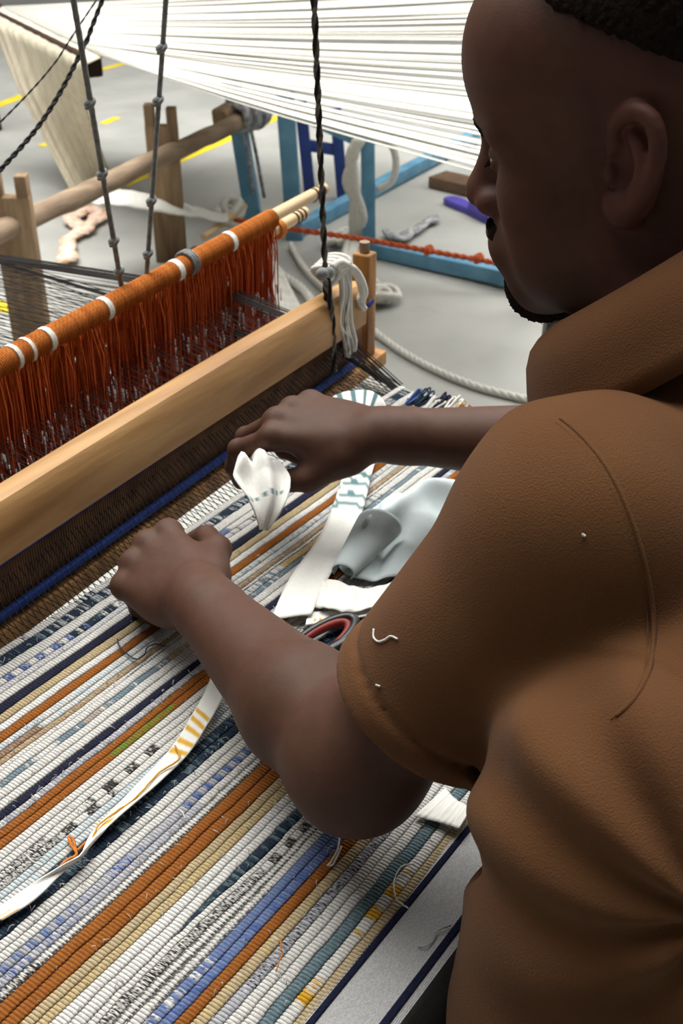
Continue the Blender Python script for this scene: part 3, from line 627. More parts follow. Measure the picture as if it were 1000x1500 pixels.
# fan of white yarn between pole and floor, seen past the orange heddles
ribbon([((380, 366), (398, 374)), ((390, 400), (420, 410)), ((402, 440), (440, 448)), ((420, 480), (470, 490))], 0, zs=[.13, .09, .05, .02], thick=.004, mt='yarn', name='white_yarn_fan', wav=.01)
tag(bpy.data.objects['white_yarn_fan'], 'flat bundle of white yarn running down behind the beater end', 'yarn')
fwd_ = np.array(unit([fwd[0], fwd[1], 0]))
# hank of white yarn over the top rail, its end piled on the floor
t = thing('white_hank', 'hank of white yarn hung over the blue rail and piled on the floor', 'yarn', pz(535, 425, 0))
q = np.random.default_rng(21); mb = MB()
for k in range(9):
    j = lambda s: q.normal(0, s)
    P = [over(A_, 524+j(3), 200)-fwd_*.05, over(A_, 512+j(5), 222)-fwd_*.06, over(A_, 517+j(6), 262)-fwd_*.06, over(A_, 522+j(6), 310)-fwd_*.05, over(A_, 520+j(5), 350)*V3(1, 1, 1), pz(516+j(6), 385, .05), pz(540+j(6), 420, .03), pz(562+j(8), 440, .03)]
    mb.tube(spline(P, 40), .015, 6)
mb.build('hanging_yarn', 'yarn', t)
for k in range(10):
    c0 = pz(*((498, 350), (512, 356), (505, 346), (552, 432), (545, 425), (560, 438), (525, 390), (530, 400), (490, 352), (566, 434))[k], .03); th = np.linspace(0, 6.5, 26); r = q.uniform(.03, .055)
    MB().tube(c0+np.stack([r*np.cos(th), r*.7*np.sin(th), .012*np.sin(th*2)+q.uniform(0, .02)], 1), .013, 6).build('coil', 'yarn', t)
t = thing('white_loop', 'loop of white cord hanging behind the blue posts', 'cord', pz(560, 276, 0))
P = [over(A_, 545, 205), over(A_, 572, 212), over(A_, 580, 240), over(A_, 573, 266), over(A_, 552, 278)]
MB().tube(spline(P, 30), .014, 8).build('cord_loop', 'yarn', t)
# rags, scraps, slipper and board on the floor
def rag(name, px, label, m, seed, sc, n=5, z=.02):
    q = np.random.default_rng(seed); t = thing(name, label, 'rag', pz(*px[0], 0)); mb = MB()
    P = spline([pz(*p, z) for p in px], 40)
    for k in range(n):
        off = np.stack([snoise(np.linspace(0, 1, 40), seed*10+k*3+i, sc, 2.2) for i in range(3)], 1); off[:, 2] = np.abs(off[:, 2])*.35
        Q = P+off; d = np.gradient(Q, axis=0); s_ = np.cross(d, [0, 0, 1]); s_ /= np.linalg.norm(s_, axis=1)[:, None]+1e-9
        w = sc*(.7+.6*snoise(np.linspace(0, 1, 40), seed+k, 1, 3))
        G = np.stack([Q-s_*w[:, None], Q+V3(0, 0, sc*.18), Q+s_*w[:, None]], 1); mb.grid(G, .006)
    mb.build('cloth_strip', m, t); return t
rag('peach_rag', [(96, 384), (104, 352), (120, 336), (102, 322), (128, 306), (146, 312), (132, 328), (118, 340)], 'peach and white rag lying on the floor between the two posts', 'rags', 3, .030, 8)
rag('grey_scrap', [(562, 340), (590, 350), (604, 338), (596, 346), (620, 330), (636, 318)], 'grey cloth scrap on the floor behind the rust cord', 'scrap', 4, .022)
t = thing('purple_slipper', 'purple rubber slipper with a yellow mark on the floor before the face', 'slipper', pz(690, 308, 0))
h0, h1 = pz(655, 292, .015), pz(738, 326, .015); ax = unit(h1-h0); ay = np.cross([0, 0, 1], ax); L_ = np.linalg.norm(h1-h0)
sole = [(u, w) for u, w in ((0, .0), (.02, .026), (.08, .036), (.25, .036), (.45, .034), (.65, .042), (.82, .048), (.93, .04), (.985, .02), (1, 0))]
G = []
for z, s in ((.0, .94), (.004, 1), (.022, 1), (.026, .94)):
    G.append([h0+ax*u*L_+ay*w*s*1.1+V3(0, 0, z-.012) for u, w in sole]+[h0+ax*u*L_-ay*w*s*1.1+V3(0, 0, z-.012) for u, w in sole[::-1][1:-1]])
G = np.array(G); nG = G.shape[1]; idx = np.arange(4*nG).reshape(4, nG); nx = np.roll(idx, -1, 1)
mb = MB().add(G, np.stack([idx[:-1], idx[1:], nx[1:], nx[:-1]], -1).reshape(-1, 4)); mb.f += [tuple(idx[0]), tuple(idx[-1][::-1])]
mb.build('sole', 'slipper', t, sharp=50)
G = []
for u in np.linspace(.50, .86, 10):
    w = np.interp(u, [a for a, b in sole], [b for a, b in sole])*1.12
    G.append([h0+ax*u*L_+ay*w*math.cos(a)+V3(0, 0, .008+(.055-.03*(u-.5))*math.sin(a)) for a in np.linspace(0, math.pi, 13)])
st = MB().grid(np.array(G), .006).build('strap', 'slipper', t)
MB().ball(h0+ax*.58*L_+V3(0, 0, .062)-ay*.012, (.016, .012, .006)).build('yellow_mark', 'yellow', st)
t = thing('brown_board', 'brown board on the floor behind the purple slipper', 'board', pz(672, 262, 0))
MB().bar(pz(640, 262, .03), pz(720, 280, .03), .14, .05).build('board_slab', 'brownbox', t, smooth=False)

# ================================================================ THE WEAVER: signed distance sculpting and surface nets
def smin(a, b, k):
    if k <= 0: return np.minimum(a, b)
    h = np.maximum(k-np.abs(a-b), 0)/k; return np.minimum(a, b)-h*h*k*.25
def smax(a, b, k): return -smin(-a, -b, k)
class Field:
    def __init__(s, lo, hi, h):
        s.lo = np.array(lo, float); s.h = h; s.n = np.ceil((np.array(hi)-s.lo)/h).astype(int)+1
        s.a = np.full(s.n, .06, np.float32)
    def sub(s, lo, hi):
        i0 = np.clip(np.floor((lo-s.lo)/s.h).astype(int), 0, s.n); i1 = np.clip(np.ceil((hi-s.lo)/s.h).astype(int)+1, 0, s.n)
        ax = [(s.lo[k]+s.h*np.arange(i0[k], i1[k])).astype(np.float32) for k in range(3)]
        return tuple(slice(i0[k], i1[k]) for k in range(3)), (ax[0][:, None, None], ax[1][None, :, None], ax[2][None, None, :])
    def put(s, prim, k=0.0, op='add', a=None):
        lo, hi, fn = prim; m = k+3*s.h; sl, P = s.sub(lo-m, hi+m); A = s.a if a is None else a
        if min(q.stop-q.start for q in sl) <= 0: return
        d = fn(*P).astype(np.float32)
        A[sl] = smin(A[sl], d, k) if op == 'add' else smax(A[sl], -d, k)
    def disp(s, prim):
        """shift the surface: fn gives how far it moves out"""
        lo, hi, fn = prim; sl, P = s.sub(lo, hi); s.a[sl] -= fn(*P).astype(np.float32)
    def mesh(s, name, m, parent, colf=None, smooth=0):
        a = s.a; n = s.n; ins = a < 0
        cnt = np.zeros(n-1, np.uint8)
        for i in (0, 1):
            for j in (0, 1):
                for k in (0, 1): cnt += ins[i:n[0]-1+i, j:n[1]-1+j, k:n[2]-1+k]
        cell = np.argwhere((cnt > 0) & (cnt < 8)); del cnt
        cidx = np.full(n-1, -1, np.int32); cidx[tuple(cell.T)] = np.arange(len(cell))
        off = np.array([(i, j, k) for i in (0, 1) for j in (0, 1) for k in (0, 1)])
        val = np.stack([a[tuple((cell+o).T)] for o in off], 1)
        acc = np.zeros((len(cell), 3)); w = np.zeros(len(cell))
        for p in range(8):
            for q in range(p+1, 8):
                if np.abs(off[p]-off[q]).sum() != 1: continue
                va, vb = val[:, p], val[:, q]; x = (va < 0) != (vb < 0); t = va/(va-vb+1e-20)
                acc[x] += (off[p]+(off[q]-off[p])*t[:, None])[x]; w[x] += 1
        v = s.lo+(cell+acc/w[:, None])*s.h
        quads = []
        for axis in range(3):
            u, w_ = [(1, 2), (2, 0), (0, 1)][axis]
            sl0 = [slice(None)]*3; sl1 = [slice(None)]*3; sl0[axis] = slice(0, -1); sl1[axis] = slice(1, None)
            e0, e1 = ins[tuple(sl0)], ins[tuple(sl1)]
            for flip, mk in ((False, e0 & ~e1), (True, ~e0 & e1)):
                g = np.argwhere(mk); g = g[(g[:, u] > 0) & (g[:, w_] > 0) & (g[:, u] < n[u]-1) & (g[:, w_] < n[w_]-1)]
                du = np.zeros(3, int); du[u] = 1; dw = np.zeros(3, int); dw[w_] = 1
                q = np.stack([cidx[tuple((g-du-dw).T)], cidx[tuple((g-dw).T)], cidx[tuple(g.T)], cidx[tuple((g-du).T)]], 1)
                quads.append(q[:, ::-1] if flip else q)
        q = np.concatenate(quads); q = q[(q >= 0).all(1)]
        for _ in range(smooth):                               # light relaxation of the net
            e = np.concatenate([q[:, [0, 1]], q[:, [1, 2]], q[:, [2, 3]], q[:, [3, 0]]])
            sm = np.zeros_like(v); c = np.zeros(len(v))
            for k in range(3): sm[:, k] = np.bincount(e[:, 0], v[e[:, 1], k], len(v))+np.bincount(e[:, 1], v[e[:, 0], k], len(v))
            c = np.bincount(e[:, 0], minlength=len(v))+np.bincount(e[:, 1], minlength=len(v))
            v = v*.5+.5*sm/np.maximum(c, 1)[:, None]
        mb = MB(); mb.v = [v]; mb.n = len(v); mb.f = q.tolist()
        if colf is not None: mb.c = [colf(v)]
        return mb.build(name, m, parent)
f32 = lambda v: np.asarray(v, np.float32)
def cap(a, b, ra, rb=None):
    """rounded cone from a to b"""
    rb = ra if rb is None else rb; a = np.asarray(a, float); b = np.asarray(b, float); d = b-a; L2 = d@d+1e-12; R = max(ra, rb)
    def fn(x, y, z):
        t = np.clip(((x-a[0])*d[0]+(y-a[1])*d[1]+(z-a[2])*d[2])/L2, 0, 1)
        return np.sqrt((x-a[0]-t*d[0])**2+(y-a[1]-t*d[1])**2+(z-a[2]-t*d[2])**2)-(ra+(rb-ra)*t)
    return np.minimum(a, b)-R, np.maximum(a, b)+R, fn
def ell(c, r, ax=None):
    c = np.asarray(c, float); r = np.asarray(r, float); ax = np.eye(3) if ax is None else np.asarray(ax, float); R = np.sqrt(((ax*r[:, None])**2).sum(0))
    def fn(x, y, z):
        p = [(x-c[0])*ax[i][0]+(y-c[1])*ax[i][1]+(z-c[2])*ax[i][2] for i in range(3)]
        k0 = np.sqrt(sum((p[i]/r[i])**2 for i in range(3))); k1 = np.sqrt(sum((p[i]/r[i]**2)**2 for i in range(3)))
        return k0*(k0-1)/np.maximum(k1, 1e-6)
    return c-R, c+R, fn
def ecap(a, b, ra, rb, wa, wb, side):
    """rounded cone with an elliptic section: radius r across and w along the unit vector side"""
    a = np.asarray(a, float); b = np.asarray(b, float); d = b-a; L2 = d@d; R = max(ra, rb, wa, wb); s = unit(np.asarray(side)-d*(np.dot(side, d)/L2))
    def fn(x, y, z):
        t = np.clip(((x-a[0])*d[0]+(y-a[1])*d[1]+(z-a[2])*d[2])/L2, 0, 1)
        px, py, pz_ = x-a[0]-t*d[0], y-a[1]-t*d[1], z-a[2]-t*d[2]; u = px*s[0]+py*s[1]+pz_*s[2]
        r = ra+(rb-ra)*t; w = wa+(wb-wa)*t; q = np.sqrt(np.maximum(px*px+py*py+pz_*pz_-u*u, 0))
        k = np.sqrt((q/r)**2+(u/w)**2); return (k-1)*np.minimum(r, w)
    return np.minimum(a, b)-R, np.maximum(a, b)+R, fn

# joints (metres)
SL, EL, WL = at(862, 772, .665), at(522, 1118, .785), at(284, 870, .98)
SR, ER, WR = V3(.895, .235, 1.135), V3(1.015, .345, .930), at(548, 636, 1.10)
HC = V3(.715, .280, 1.322)                                   # between the ears
yaw, pit, rol = math.radians(9), math.radians(11), math.radians(-2)
hf = V3(-math.sin(yaw), math.cos(yaw), 0); hl = V3(-math.cos(yaw), -math.sin(yaw), 0); hu = V3(0, 0, 1)
hf, hu = hf*math.cos(pit)-hu*math.sin(pit), hu*math.cos(pit)+hf*math.sin(pit)
hl, hu = hl*math.cos(rol)+hu*math.sin(rol), hu*math.cos(rol)-hl*math.sin(rol)
HA = np.array([hf, hl, hu])
def hp(f, l, u): return HC+hf*f+hl*l+hu*u
NB = V3(.700, .200, 1.212)                                   # base of the neck
def head(B, grow=0.0):
    g = grow
    B.put(ell(hp(-.006, 0, .048), (.100+g, .077+g, .088+g), HA))
    B.put(ell(hp(.052, 0, .056), (.057+g, .068+g, .062+g), HA), .03)
    B.put(ell(hp(.030, 0, -.028), (.064+g, .062+g, .080+g), HA), .03)
    if g: return
    for s in (1, -1):
        B.put(cap(hp(.006, .050*s, -.058), hp(.070, .016*s, -.100), .019, .016), .028)
        B.put(ell(hp(.058, .043*s, -.026), (.024, .022, .024), HA), .022)
        B.put(cap(hp(.092, .010*s, .020), hp(.072, .048*s, .019), .0125, .011), .014)
        B.put(ell(hp(.040, .040*s, -.066), (.035, .022, .03), HA), .03)
    B.put(ell(hp(.075, 0, -.099), (.022, .026, .020), HA), .022)
    B.put(cap(hp(.088, -.014, -.066), hp(.088, .014, -.066), .019), .02)       # muzzle
    for s in (1, -1): B.put(ell(hp(.099, .033*s, .001), (.017, .019, .012), HA), .012, 'sub')
    for s in (1, -1):
        B.put(ell(hp(.078, .032*s, .001), (.0140, .0148, .0130), HA), .004)     # lids over the eyeballs
        B.put(cap(hp(.0905, .022*s, -.004), hp(.0865, .043*s, -.004), .0022), .003)
        B.put(cap(hp(.0915, .021*s, -.0005), hp(.0870, .044*s, -.0005), .0012), .002, 'sub')
    B.put(cap(hp(.095, 0, .008), hp(.110, 0, -.028), .009, .0130), .013)
    B.put(ell(hp(.1105, 0, -.031), (.0135, .0145, .012), HA), .008)
    for s in (1, -1):
        B.put(ell(hp(.0995, .0165*s, -.036), (.013, .0088, .0092), HA), .007)
        B.put(ell(hp(.105, .008*s, -.0445), (.006, .0042, .0035), HA), .003, 'sub')
    B.put(cap(hp(.096, -.017, -.063), hp(.1045, 0, -.0605), .0072, .0086), .006); B.put(cap(hp(.096, .017, -.063), hp(.1045, 0, -.0605), .0072, .0086), .006)
    B.put(cap(hp(.092, -.015, -.0755), hp(.1005, 0, -.077), .0075, .0095), .006); B.put(cap(hp(.092, .015, -.0755), hp(.1005, 0, -.077), .0075, .0095), .006)
    for s in (1, -1): B.put(cap(hp(.1125, 0, -.0690), hp(.091, .026*s, -.0700), .0015, .0012), .004, 'sub')
    # ears: flaring plate, rolled rim, inner fold, tragus, lobe, hollow
    for s in (1, -1):
        o = hp(-.004, .070*s, -.004); ef = unit(hf*.93*-1+hl*s*.42); eu = unit(hu*.97-hf*.17); en = unit(np.cross(ef, eu)); en = en if en@hl*s > 0 else -en
        q = lambda b, u, n=0: o+ef*b+eu*u+en*n
        B.put(ell(q(.012, .003, -.001), (.019, .031, .0045), (ef, eu, en)), .006)
        rim = spline([q(-.002, .010, .002), q(.001, .027, .004), q(.012, .0345, .005), q(.025, .029, .005), q(.0315, .014, .005), q(.029, -.004, .004), q(.021, -.018, .003), q(.011, -.027, .002), q(.003, -.026, .002), q(-.001, -.018, .001)], 22)
        for k in range(21): B.put(cap(rim[k], rim[k+1], .0046 if 2 < k < 15 else .0056), .004)
        B.put(ell(q(.006, -.024, .001), (.0095, .0095, .0055), (ef, eu, en)), .005)
        B.put(ell(q(.009, -.002, .006), (.0105, .0125, .0062), (ef, eu, en)), .003, 'sub')
        B.put(ell(q(.012, .018, .006), (.0085, .009, .0040), (ef, eu, en)), .003, 'sub')
        ah = spline([q(.010, .022, .003), q(.019, .010, .004), q(.021, -.004, .004), q(.015, -.014, .004)], 9)
        for k in range(8): B.put(cap(ah[k], ah[k+1], .0034), .004)
        B.put(ell(q(-.003, -.003, .004), (.0045, .0065, .004), (ef, eu, en)), .004)
def hand(B, w, a, n, s, palm, fingers, thumb, size=1.0):
    """w wrist, a towards the knuckles, n out of the back of the hand, s towards the thumb.
    palm: metacarpal capsules; each finger and the thumb is a chain of its own that blends with the palm only"""
    L = size; P = lambda x, y, z: w+a*x*L+s*y*L+n*z*L
    kn = [P(.092, .031, .002), P(.097, .0105, .005), P(.091, -.0105, .003), P(.082, -.030, -.002)]
    for k, c in enumerate(kn):
        B.put(cap(P(.004, .014-.009*k, -.002), c, .0155*L, .0118*L), .012)
    B.put(ell(P(.045, 0, -.008), (.046*L, .036*L, .013*L), (a, s, n)), .014)
    B.put(ell(P(.034, .026, -.014), (.032*L, .014*L, .014*L), (a, s, n)), .014)         # ball of the thumb
    B.put(ell(P(.036, -.026, -.010), (.034*L, .012*L, .014*L), (a, s, n)), .012)
    for c in kn: B.put(ell(c+n*.0035*L, (.0105*L, .0105*L, .0088*L), (a, s, n)), .008)     # knuckle bumps
    base = B.a.copy(); res = B.a
    lens = [(.045, .026, .021), (.049, .030, .022), (.045, .028, .022), (.035, .021, .019)]
    tips = []
    for k in range(4):
        f1, f2, f3, fan = fingers[k]; ln = lens[k]; r = (.0098, .0098, .0094, .0085)[k]*L
        pts = [kn[k]]; th = 0
        sd = unit(a*math.cos(fan)+s*math.sin(fan))
        for j, fl in enumerate((f1, f2, f3)):
            th += math.radians(fl); pts.append(pts[-1]+(sd*math.cos(th)-n*math.sin(th))*ln[j]*L)
        g = Field.__new__(Field); g.lo, g.h, g.n = B.lo, B.h, B.n; tips.append(pts)
        lo = np.min(pts, 0)-.03; hi = np.max(pts, 0)+.03; sl, Q = B.sub(lo, hi)
        d = cap(pts[0], pts[1], r*1.06, r*.98)[2](*Q); d = smin(d, cap(pts[1], pts[2], r*.98, r*.90)[2](*Q), .004); d = smin(d, cap(pts[2], pts[3], r*.90, r*.78)[2](*Q), .004)
        d = smin(d, ell(pts[1], (r*1.08,)*3)[2](*Q), .003)
        res[sl] = np.minimum(res[sl], smin(base[sl], d.astype(np.float32), .009))
    th = [P(*q) for q in thumb]; lo = np.min(th, 0)-.03; hi = np.max(th, 0)+.03; sl, Q = B.sub(lo, hi)
    d = cap(th[0], th[1], .0145*L, .0125*L)[2](*Q); d = smin(d, cap(th[1], th[2], .0122*L, .0110*L)[2](*Q), .006); d = smin(d, cap(th[2], th[3], .0112*L, .0085*L)[2](*Q), .004)
    res[sl] = np.minimum(res[sl], smin(base[sl], d.astype(np.float32), .012))
    return tips, th

HH = .0021
B = Field((.40, .06, .845), (1.10, .80, 1.46), HH)
head(B)
# neck, chest core and arms
B.put(cap(hp(-.028, 0, -.045), NB, .057, .064), .03)
B.put(cap(hp(.005, .020, -.080), NB+V3(-.02, .035, .0), .028, .040), .03); B.put(cap(hp(.005, -.020, -.080), NB+V3(.02, .035, .0), .028, .040), .03)
B.put(cap(NB, V3(.71, .13, 1.10), .06, .09), .03); B.put(cap(SL+V3(.02, -.02, -.01), SR+V3(-.02, -.02, -.01), .045), .04)
for s_, e_, w_, out in ((SL, EL, WL, -1), (SR, ER, WR, 1)):
    B.put(cap(s_, e_, .052, .041), .03)
    fa_ = unit(w_-e_); mid = e_+fa_*.075
    B.put(ell(e_, (.043, .043, .043)), .03)
    B.put(ecap(e_, mid, .040, .0435, .041, .047, (0, 0, 1)), .025); B.put(ecap(mid, w_-fa_*.02, .0435, .0255, .047, .030, (1, 0, 0) if out < 0 else (0, 1, 0)), .02)
    B.put(cap(w_-fa_*.03, w_, .0255, .024), .015)
# left hand: palm down, fingers curled, thumb and index closed on the end of the strip
aL = unit(V3(.30, .93, -.16)); nL = unit(V3(-.42, -.02, .90)); nL = unit(nL-aL*(nL@aL)); sL = unit(np.cross(aL, nL)); sL = sL if sL[0] > 0 else -sL
tipsL, thL = hand(B, WL, aL, nL, sL, None, [(62, 62, 38, .10), (66, 84, 45, .02), (70, 88, 48, -.05), (72, 86, 48, -.12)],
     [(.022, .026, -.012), (.054, .050, -.020), (.088, .056, -.026), (.112, .050, -.034)], 1.06)
# right hand: palm down, index and thumb pinching the white strip, the others loosely curled
aR = unit(at(432, 616, 1.135)-WR); nR = unit(V3(-.25, .05, 1)); nR = unit(nR-aR*(nR@aR)); sR = unit(np.cross(nR, aR)); sR = sR if sR[0] < 0 else -sR
tipsR, thR = hand(B, WR, aR, nR, sR, None, [(26, 40, 30, .10), (34, 60, 40, .03), (42, 72, 44, -.03), (48, 76, 44, -.10)],
     [(.020, .026, -.014), (.052, .046, -.028), (.090, .048, -.040), (.122, .040, -.046)], 1.06)
sk = [np.array(srgb(*c)) for c in ((80, 54, 42), (86, 56, 43), (92, 52, 46), (56, 40, 34))]
def skincol(v):
    c = np.tile(sk[0], (len(v), 1)); d = v-HC; f, l, u = d@hf, d@hl, d@hu; hd = v[:, 2] > 1.10
    hd &= (np.linalg.norm(d, axis=1) < .2)
    c[hd] = sk[1]*1.02
    def blend(wt, k): nonlocal c; wt = np.clip(wt, 0, 1)[:, None]; c = c*(1-wt)+k*wt
    g = lambda x, m, s: np.exp(-((x-m)/s)**2)
    blend(hd*np.clip((f-.095)/.012, 0, 1)*g(u, -.034, .016)*g(l, 0, .03)*.6, sk[2]*1.1)                 # nose
    blend(hd*g(u, -.0685, .013)*np.clip((f-.094)/.008, 0, 1)*g(l, 0, .024)*.8, sk[2]*.85)              # lips
    blend(hd*np.clip((np.abs(l)-.066)/.006, 0, 1)*np.clip((.02-f)/.01, 0, 1)*.5, sk[2]*.95)             # ears
    # close cropped hair: fades into the skin at temple and nape, short sideburn
    line = .078+1.6*np.clip(f-.030, 0, .08)-.42*np.clip(.030-f, 0, .10)
    hair_ = np.clip((u-line)/.040+.35, 0, 1)*hd
    blend(hair_*.9, np.array(srgb(30, 25, 24)))
    blend(hd*g(f, .008, .012)*np.clip((u+.02)/.02, 0, 1)*np.clip((.07-u)/.03, 0, 1)*(np.abs(l) > .045)*.30, np.array(srgb(36, 28, 26)))
    # shaven beard shadow and moustache
    blend(hd*np.clip((-.062-u)/.025, 0, 1)*np.clip((f+.01)/.03, 0, 1)*.40, np.array(srgb(34, 25, 23)))
    blend(hd*g(u, -.051, .006)*np.clip((f-.075)/.02, 0, 1)*g(l, 0, .036)*.75, np.array(srgb(28, 21, 20)))
    blend(hd*g(u, .020, .0065)*np.clip((f-.060)/.012, 0, 1)*np.clip((np.abs(l)-.010)/.004, 0, 1)*g(np.abs(l), .03, .024)*.8, np.array(srgb(26, 20, 19)))
    # nails
    for tp in [t[-1]+unit(t[-1]-t[-2])*.004 for t in tipsL+tipsR]+[t[-1] for t in (thL, thR)]:
        dd = np.linalg.norm(v-tp, axis=1); blend(np.clip((.0095-dd)/.003, 0, 1)*.55, np.array(srgb(140, 100, 86)))
    return c
man = thing('person', 'man in a brown polo shirt leaning over the loom and holding a white strip', 'person', (.61, .03, .60))
body = B.mesh('body', 'skin', man, skincol, 1)
# cropped hair, moustache, goatee, eyebrows, eyes
def shell(name, sel, grow, lo, hi, h=.0018, noise=.0016, m='hair'):
    Q = Field(lo, hi, h); g = Field(lo, hi, h); head_full(g); sl, P = Q.sub(Q.lo, Q.lo+Q.h*(Q.n-1)); rise = 0
    x, y, z = P; d = [(x-HC[0])*ax[0]+(y-HC[1])*ax[1]+(z-HC[2])*ax[2] for ax in (hf, hl, hu)]
    nz = noise*np.sin(x*900+3*np.sin(z*700))*np.sin(y*820+2*np.sin(x*640))*np.sin(z*860+1)
    if name == 'hair': rise = .0045*np.clip(-sel(*d)/.035, 0, 1)
    Q.a = smax((g.a[sl]-grow-rise-nz), sel(*d), .003).astype(np.float32)
    return Q.mesh(name, m, man)
def head_full(g): head(g)
shell('hair', lambda f, l, u: .092+1.7*np.clip(f-.034, 0, .08)-.52*np.clip(.034-f, 0, .10)+.0*l-u+.0012*np.sin(f*300)*np.sin(l*260), .0012, HC-.17, HC+.17, .0024, .002)
shell('goatee', lambda f, l, u: np.sqrt(((f-.074)/.036)**2+(l/.032)**2+((u+.108)/.026)**2)*.02-.02, .0026, hp(.09, 0, -.1)-.05, hp(.09, 0, -.1)+.05, .0013, .0016)
shell('moustache', lambda f, l, u: np.maximum(np.abs(u+.0515+.10*np.abs(l))-.0055, np.maximum(np.abs(l)-.030, .080-f)), .0009, hp(.09, 0, -.05)-.05, hp(.09, 0, -.05)+.05, .0013, .0012)
for s in (1, -1):
    shell('eyebrow', lambda f, l, u: np.maximum(np.abs(u-.0215+.12*np.abs(np.abs(l)-.026))-.0042, np.maximum(np.abs(l*s-.030)-.020, .055-f)), .0006, hp(.085, .03*s, .02)-.035, hp(.085, .03*s, .02)+.035, .0013, .0010)
    MB().ball(hp(.0805, .032*s, -.001), .0112, k=16).build('eye', 'eye', man)
    mb = MB()
    for k in range(9):
        l_ = (.022+.0025*k)*s; p = hp(.0905-.0006*k, l_, -.001); mb.tube([p, p+hf*.003-hu*.002, p+hf*.0055-hu*.0022+hl*s*.001*k*.5], .0005, 4)
    tag(mb.build('eyelashes', 'hair', man), kind='stuff')

# ---------------------------------------------------------------- polo shirt
Sf = Field((.36, -.30, .56), (1.14, .46, 1.30), .0032)
sx = V3(1, 0, 0)
hip, waist, chest, upper = V3(.60, .010, .60), V3(.60, .040, .76), V3(.625, .095, .96), V3(.675, .140, 1.075)
Sf.put(ecap(hip, waist, .135, .138, .205, .200, sx)); Sf.put(ecap(waist, chest, .138, .135, .200, .198, sx), .06)
Sf.put(ecap(chest, upper, .135, .095, .198, .165, sx), .06); Sf.put(ecap(upper, NB+V3(0, -.01, -.03), .095, .066, .150, .085, sx), .05)
Sf.put(ecap(V3(.412, .104, .60), V3(.446, .124, 1.03), .118, .078, .075, .060, sx), .06)
shl, shr = SL+V3(.03, -.012, -.012), SR+V3(-.03, -.012, -.012)
Sf.put(cap(shl+V3(.06, -.02, .01), NB+V3(0, -.015, -.012), .068, .062), .05); Sf.put(cap(shr+V3(-.06, -.02, .01), NB+V3(0, -.015, -.012), .068, .062), .05)
CL = SL+(EL-SL)*.72; CR = SR+(ER-SR)*.62
dL, dR = unit(EL-SL), unit(ER-SR)
for (s_, c_, d_) in ((SL, CL, dL), (SR, CR, dR)):
    Sf.put(cap(s_+d_*.0, c_+d_*.02, .074, .0625), .016)
    Sf.put(ell(s_+V3(0, .004, 0), (.078, .078, .076)), .022)
# folds: soft ridges running out of the armpit, across the chest and down the sleeve
def fold(pts, r, k=.03, op='add'):
    P = spline(pts, 7)
    for i in range(6): Sf.put(cap(P[i], P[i+1], r), k, op)
def onS(px, py, d, push=0): return at(px, py, d+push)
def cut(c, nrm):                                          # trims the sleeve beyond the cuff and hollows it
    def fn(x, y, z): return np.maximum(-((x-c[0])*nrm[0]+(y-c[1])*nrm[1]+(z-c[2])*nrm[2]), np.sqrt((x-c[0])**2+(y-c[1])**2+(z-c[2])**2)-.12)
    return c-.12, c+.12, fn
Sf.put(cut(CL, dL), .006, 'sub'); Sf.put(cut(CR, dR), .006, 'sub')
for c, d in ((CL, dL), (CR, dR)): Sf.put(cap(c-d*.030, c+d*.05, .0495, .055), .004, 'sub')
Sf.put(cap(NB+V3(0, 0, -.02), hp(-.028, 0, -.06), .066, .069), .006, 'sub')                    # neck opening
# waist hem
Sf.put((V3(.3, -.4, .40), V3(1.2, .5, .60), lambda x, y, z: (z-.585)+0*x+0*y), .004, 'sub')
def wr(x, y, z):
    """cloth relief: long lazy drag lines that fan from the armpit, plus small waves"""
    ax_, ay_, az_ = SL[0]+.03, SL[1]-.05, SL[2]-.10
    dx, dy, dz = x-ax_, y-ay_, z-az_; r = np.sqrt(dx*dx+dy*dy+dz*dz)+1e-4; an = np.arctan2(dz, dy-.6*dx)
    fan = np.sin(an*10+2.2*np.sin(r*14)+r*12)*np.exp(-((r-.15)/.11)**2)*.0040
    low = np.sin((z*34+y*10+x*7)+1.5*np.sin(x*18+y*9))*.0028*np.clip((1.02-z)/.2, 0, 1)
    slv = np.sin(((x-SL[0])*dL[0]+(y-SL[1])*dL[1]+(z-SL[2])*dL[2])*60+4*np.sin(x*22+z*13))*.0011
    big = .003*np.sin(x*19+1.3)*np.sin(y*17+z*15)
    tt = np.clip((x-SL[0])*dL[0]+(y-SL[1])*dL[1]+(z-SL[2])*dL[2], 0, .3); rad = np.sqrt((x-SL[0]-tt*dL[0])**2+(y-SL[1]-tt*dL[1])**2+(z-SL[2]-tt*dL[2])**2)
    mk = np.clip((rad-.085)/.03, 0, 1)*np.clip((1.14-z)/.06, 0, 1)
    return (fan+low)*mk+slv+big*(.3+.7*mk)
Sf.disp((V3(.36, -.30, .56), V3(1.14, .46, 1.30), wr))
